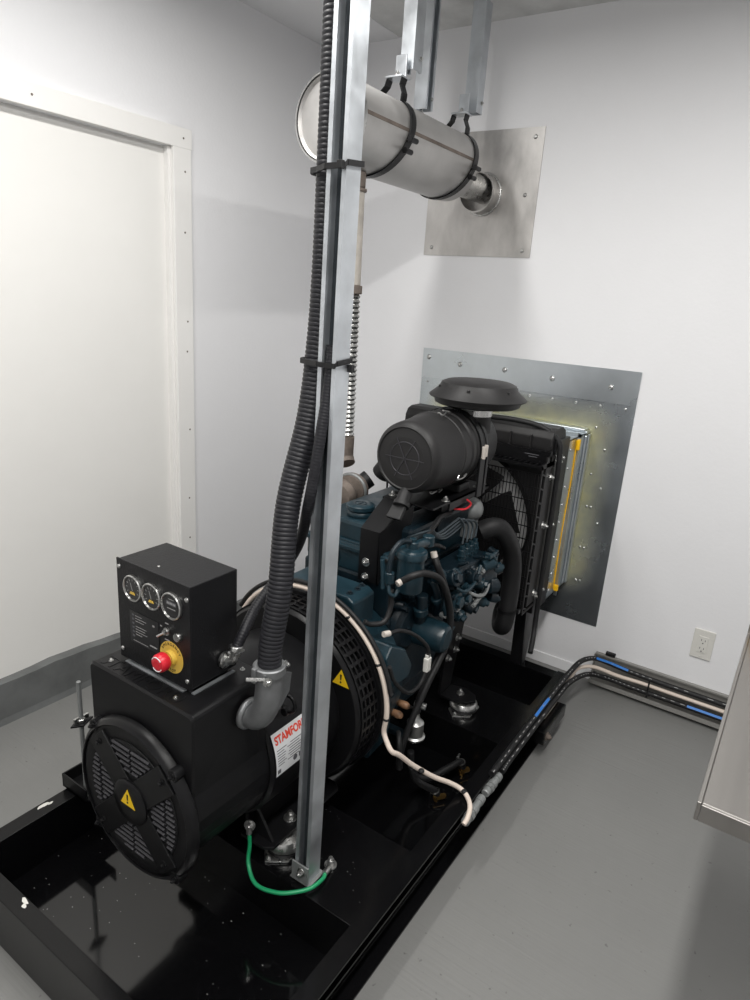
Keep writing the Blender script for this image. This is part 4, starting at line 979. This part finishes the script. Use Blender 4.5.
for i in range(16):
    z = z0+.02+(z1-z0-.03)*i/15; w_ = .006+.003*math.sin(i*.5+1)
    xx = 2.402-.006*math.sin(i*.4)
    secs.append([(xx, RY0-.0004, z), (xx, RY0-.003-.001*math.sin(i), z), (xx+w_, RY0-.003, z), (xx+w_, RY0-.0004, z)])
tpm.loft(secs)
part('yellow_tape', tpm, 'yellow', du, 'strip of yellow tape'); 
part('tape_end', MB().box((2.398, RY0-.016, z1-.045), (2.412, RY0-.004, z1-.005), .003), 'yellow', du); part('tape_end', MB().box((2.395, RY0-.02, z0+.015), (2.409, RY0-.004, z0+.04), .003), 'yellow', du)
for k in range(9):
    z = z0+.03+k*.069
    part('screw', MB().lathe((2.352, RY0, z), (0, -1, 0), [(0, .0055), (.002, .005), (.0035, .002)], 10), 'chrome', du)
    part('screw', MB().lathe((2.445, RY0, z+.02), (0, -1, 0), [(0, .0055), (.002, .005), (.0035, .002)], 10), 'chrome', du)

# ------------------------------------------------------------------ cables, raceway and outlet
CR = .2680
def ring_pt(a, r=CR, x=1.272): a = math.radians(a); return (x, AY-r*math.cos(a), FZ+r*math.sin(a))
cc = thing('cream_cable', 'cream cable looping over the alternator screen and down to the skid rail', 'cable', (1.27, AY, AZ))
pts = [ring_pt(a, CR, 1.256) for a in range(150, -11, -8)]
pts += [(1.252, .722, .365), (1.252, .705, .345), (1.275, .695, .325), (1.32, .675, .275), (1.375, .64, .222), (1.42, .61, .188), (1.440, .583, .168), (1.430, .558, .1625), (1.405, .537, .1585), (1.375, .5285, .148), (1.358, .530, .139)]
part('jacket', MB().tube(pts, .0068, 12), 'cream', cc)
tm = [(ring_pt(95, CR, 1.256)), ring_pt(60, CR, 1.256), ring_pt(30, CR, 1.256), ring_pt(-2, CR, 1.256), (1.33, .655, .262), (1.437, .572, .168)]
for p in tm[1:]: part('tie_wrap', MB().ball(p, .0086, (1, 1, .7), 10), 'rubber', cc)
bw = tag(link('wire_loom', MB().tube([ring_pt(a, CR+.0145, 1.2565) for a in range(150, 10, -8)]+[(1.258, .722, .50)], .0062, 10).bm, 'rubber'), 'thin black wire loom beside the cream cable on the screen rim', 'cable')

rw = thing('cable_raceway', 'open grey cable trough along the foot of the back wall', 'cable trough', (2.52, 0, .02))
part('back_plate', MB().box((XW-.006, -.75, .018), (XW-.001, .525, .133)), 'raceway', rw)
part('upper_lip', MB().box((2.530, -.75, .131), (XW-.006, .525, .134), .001).box((2.530, -.75, .1265), (2.532, .525, .1315)), 'raceway', rw)
part('lower_lip', MB().box((2.490, -.75, .016), (XW-.006, .525, .020), .001).box((2.490, -.75, .02), (2.493, .525, .034)), 'raceway', rw)
part('end_plate', MB().box((2.522, .523, .020), (XW-.006, .527, .13)), 'raceway', rw)
part('foot', MB().box((2.50, -.5, 0), (2.54, -.46, .016)), 'raceway', rw)
part('wall_clip', MB().box((2.53, .45, .136), (XW-.001, .487, .149), .002), 'rubber', rw, 'small black clip')
def dashes(pts, r, step, on, a_up, fill=.8, hw=.0012):
    P = spline([V(p) for p in pts], 10); mb = MB(); acc = 0; k = 0; r3 = random.Random(len(P))
    for a, b in zip(P, P[1:]):
        acc += (b-a).length
        if (k % step) < on and (step == 1 or r3.random() < .72):
            t_ = (b-a).normalized(); s_ = t_.cross(V(a_up)).normalized(); u = s_.cross(t_).normalized(); c_ = a+u*r
            w_ = s_*hw
            mb.loft([[c_-w_, c_+w_, c_+w_+u*.0006, c_-w_+u*.0006], [a+(b-a)*(fill if step == 1 else r3.uniform(.3, .95)*0+fill)+u*r-w_, a+(b-a)*(fill if step == 1 else r3.uniform(.3, .95)*0+fill)+u*r+w_, a+(b-a)*(fill if step == 1 else r3.uniform(.3, .95)*0+fill)+u*r+w_+u*.0006, a+(b-a)*(fill if step == 1 else r3.uniform(.3, .95)*0+fill)+u*r-w_+u*.0006]])
        k += 1
    return mb
def power_cable(label, pts, r, blue, dash=(1, 1)):
    t_ = thing('power_cable', label, 'cable', pts[0], 'cables from the skid to the wall trough')
    part('jacket', MB().tube(pts, r, 14), 'rubber', t_)
    part('cable_lettering', dashes(pts, r+.0002, 2, 1, (-.8, -.4, .75)), 'wiretxt', t_)
    for bl in blue: part('blue_tag', dashes(bl, r+.0002, 1, 1, (-.8, -.4, .75), 1.0, .0045), 'bluetag', t_, 'blue printed tag')
upper = [(1.56, .545, .1605), (1.70, .547, .1605), (1.85, .548, .1605), (2.0, .549, .1605), (2.16, .549, .161), (2.26, .546, .164), (2.36, .535, .168), (2.44, .505, .155), (2.49, .455, .128), (2.512, .38, .110), (2.514, .25, .106), (2.514, .05, .106), (2.514, -.3, .106), (2.514, -.72, .106)]
lower = [(1.610, .533, .142), (1.68, .536, .142), (1.90, .537, .142), (2.10, .537, .142), (2.22, .535, .138), (2.34, .522, .118), (2.43, .50, .09), (2.485, .44, .065), (2.503, .36, .052), (2.505, .25, .052), (2.505, .05, .052), (2.505, -.3, .052), (2.505, -.72, .052)]
power_cable('upper black power cable with blue tag entering the wall trough', upper, .0096, [[(1.90, .548, .1605), (1.97, .549, .1605), (2.03, .549, .1605)], [(2.44, .505, .155), (2.465, .48, .1415), (2.49, .455, .128), (2.503, .42, .118), (2.510, .39, .1115)]])
power_cable('lower black power cable along the bottom of the wall trough', lower, .0096, [[(2.505, .16, .052), (2.505, .11, .052), (2.505, .04, .052)]])
wc = thing('signal_cable', 'cream cable lying between the two black cables in the wall trough', 'cable', (2.3, .53, .15))
part('jacket', MB().tube([(1.98, .541, .1235), (2.08, .541, .1235), (2.20, .547, .124), (2.29, .548, .128), (2.36, .540, .136), (2.44, .50, .118), (2.49, .42, .088), (2.512, .33, .080), (2.514, .2, .079), (2.514, 0, .079), (2.514, -.72, .079)], .0075, 12), 'cream', wc)
ty = MB()
for y in (.30, .0): ty.box((2.4885, y, .04), (2.4925, y+.006, .116), .001)
part('tie_wrap', ty, 'rubber', wc)
def gland(label, p, q):
    t_ = thing('cable_gland', label, 'cable gland', p, 'grey cable glands on the skid rail')
    p = V(p); q = V(q); d_ = q-p; L = d_.length
    part('body', MB().lathe(p, d_, [(0, .009), (.003, .0115), (L*.22, .0115), (L*.22, .0135), (L*.36, .0135), (L*.36, .011), (L*.42, .011), (L*.42, .013), (L*.6, .013), (L*.62, .0105), (L*.8, .0105), (L*.8, .0125), (L, .0115)], 18, smooth=False), 'zincgrey', t_)
    part('gland_nut', MB().lathe(p+d_*.22, d_, [(0, .0148), (L*.14, .0148)], 6, smooth=False), 'zincgrey', t_)
gland('grey cable gland where the cream cable ends on the skid rail', (1.365, .5315, .137), (1.472, .5315, .146))
gland('grey cable gland next along the rail, feeding the black cable', (1.490, .5315, .146), (1.588, .5315, .143))

wo = thing('wall_outlet', 'white double socket wall outlet low on the back wall', 'wall outlet', (XW, .16, .24))
part('cover_plate', MB().box((XW-.006, .1245, .2415), (XW-.0003, .1955, .357), .002), 'white', wo)
rc = part('receptacle', MB().box((XW-.008, .1435, .266), (XW-.005, .1765, .332), .0015), 'white', wo)
sl = MB()
for z in (.315, .283):
    sl.box((XW-.0085, .1655, z-.002), (XW-.0078, .1675, z+.006)); sl.box((XW-.0085, .1525, z-.002), (XW-.0078, .1545, z+.005)); sl.lathe((XW-.0085, .16, z-.010), (1, 0, 0), [(0, .0026), (.0007, .0026)], 10)
part('slots', sl, 'print', rc)
for z in (.251, .347): part('plate_screw', MB().lathe((XW-.006, .16, z), (-1, 0, 0), [(0, .003), (.001, .0025)], 10), 'white', wo)

# fuel hoses with brass barbs on the pan wall
fh2 = thing('fuel_drain_hoses', 'pair of black hoses with brass barb fittings in the skid pan', 'hose', (1.55, .7, .014))
part('hose', MB().tube([(1.47, .765, .185), (1.475, .76, .13), (1.49, .745, .09), (1.53, .72, .078), (1.60, .695, .08), (1.655, .685, .072), (1.672, .68, .045)], .0105, 12), 'rubber', fh2)
part('hose', MB().tube([(1.475, .76, .13), (1.48, .745, .09), (1.50, .72, .065), (1.52, .70, .048), (1.525, .69, .032)], .0105, 12), 'rubber', fh2)
part('brass_fitting', MB().cyl((1.672, .68, .046), (1.672, .68, .0145), .008, n=12).cyl((1.66, .686, .03), (1.692, .668, .03), .009, n=6, smooth=False), 'brass', fh2)
part('brass_fitting', MB().cyl((1.524, .69, .034), (1.524, .69, .0145), .008, n=12).cyl((1.512, .694, .026), (1.545, .672, .026), .009, n=6, smooth=False), 'brass', fh2)
part('hose_clip', MB().torus((1.659, .684, .069), (.3, -.1, -1), .013, .002, 18, 6).box((1.655, .695, .066), (1.675, .70, .086), .001).torus((1.522, .698, .045), (.2, -.3, -1), .013, .002, 18, 6), 'chrome', fh2)

# green ground wire
gw = thing('ground_wire', 'green ground wire hanging from the alternator foot to the skid plate', 'wire', (.97, .8, .15))
part('wire', MB().tube([(.920, .878, .235), (.918, .874, .205), (.906, .866, .165), (.888, .825, .147), (.898, .772, .149), (.922, .736, .1535), (.95, .713, .157), (.985, .707, .158), (1.002, .713, .158)], .0047, 12), 'green', gw)
part('wire_lug', MB().cyl((.920, .878, .234), (.922, .881, .252), .007, n=12).tube([(.996, .712, .16), (1.010, .714, .157), (1.021, .717, .1535)], .0075, 10), 'chrome', gw)
part('terminal_bolt', MB().hexbolt((1.034, .722, .1465), (0, 0, 1), .011, .018), 'chrome', gw)
part('terminal_bolt', MB().hexbolt((.928, .884, .250), (-1, -.5, .2), .010, .012), 'chrome', gw)

# ------------------------------------------------------------------ stainless table at the right edge
TZ = .76
tb_ = thing('steel_table', 'stainless steel worktop jutting in at the right edge of view', 'table', (1.4, -.4, 0))
part('worktop', MB().box((.977, -.85, TZ-.006), (1.654, .0135, TZ), .001), 'table', tb_)
part('front_lip', MB().box((.970, -.85, TZ-.028), (.976, .0135, TZ+.001), .001), 'table', tb_)
part('side_lip', MB().box((.970, .014, TZ-.028), (1.66, .020, TZ+.004), .001), 'table', tb_)
part('back_lip', MB().box((1.655, -.85, TZ-.028), (1.664, .020, TZ+.03), .001), 'table', tb_)
for x, y in ((1.06, -.36), (1.6, -.36), (1.06, -.80), (1.6, -.80)):
    part('leg', MB().cyl((x, y, 0), (x, y, TZ-.006), .02, n=20), 'table', tb_)
yb = tag(link('yellow_tool', MB().box((1.63, -.010, TZ+.0005), (1.652, .008, TZ+.035), .004).cyl((1.641, -.012, TZ+.018), (1.641, -.03, TZ+.018), .012, n=16).bm, 'yellow'), 'small yellow object on the worktop at the edge of view', 'tool')

# ------------------------------------------------------------------ light
def tube_light(x0, x1, y, power, col=(1.0, .985, .955)):
    L = bpy.data.lights.new('tube light', 'AREA'); L.shape = 'RECTANGLE'; L.size = x1-x0; L.size_y = .10; L.energy = power; L.color = col
    o = bpy.data.objects.new('tube_light', L); C.objects.link(o); o.location = ((x0+x1)/2, y, CZ-.06); return o
tube_light(-.9, 1.6, .10, 50)
tube_light(.1, 1.6, 1.25, 20)
w = bpy.data.worlds.new('world'); S.world = w; w.use_nodes = True
w.node_tree.nodes['Background'].inputs[0].default_value = (.8, .85, .9, 1); w.node_tree.nodes['Background'].inputs[1].default_value = .3
S.view_settings.view_transform = 'Standard'; S.view_settings.look = 'None'; S.view_settings.gamma = 1; S.view_settings.use_curve_mapping = False
S.view_settings.exposure = 0.13
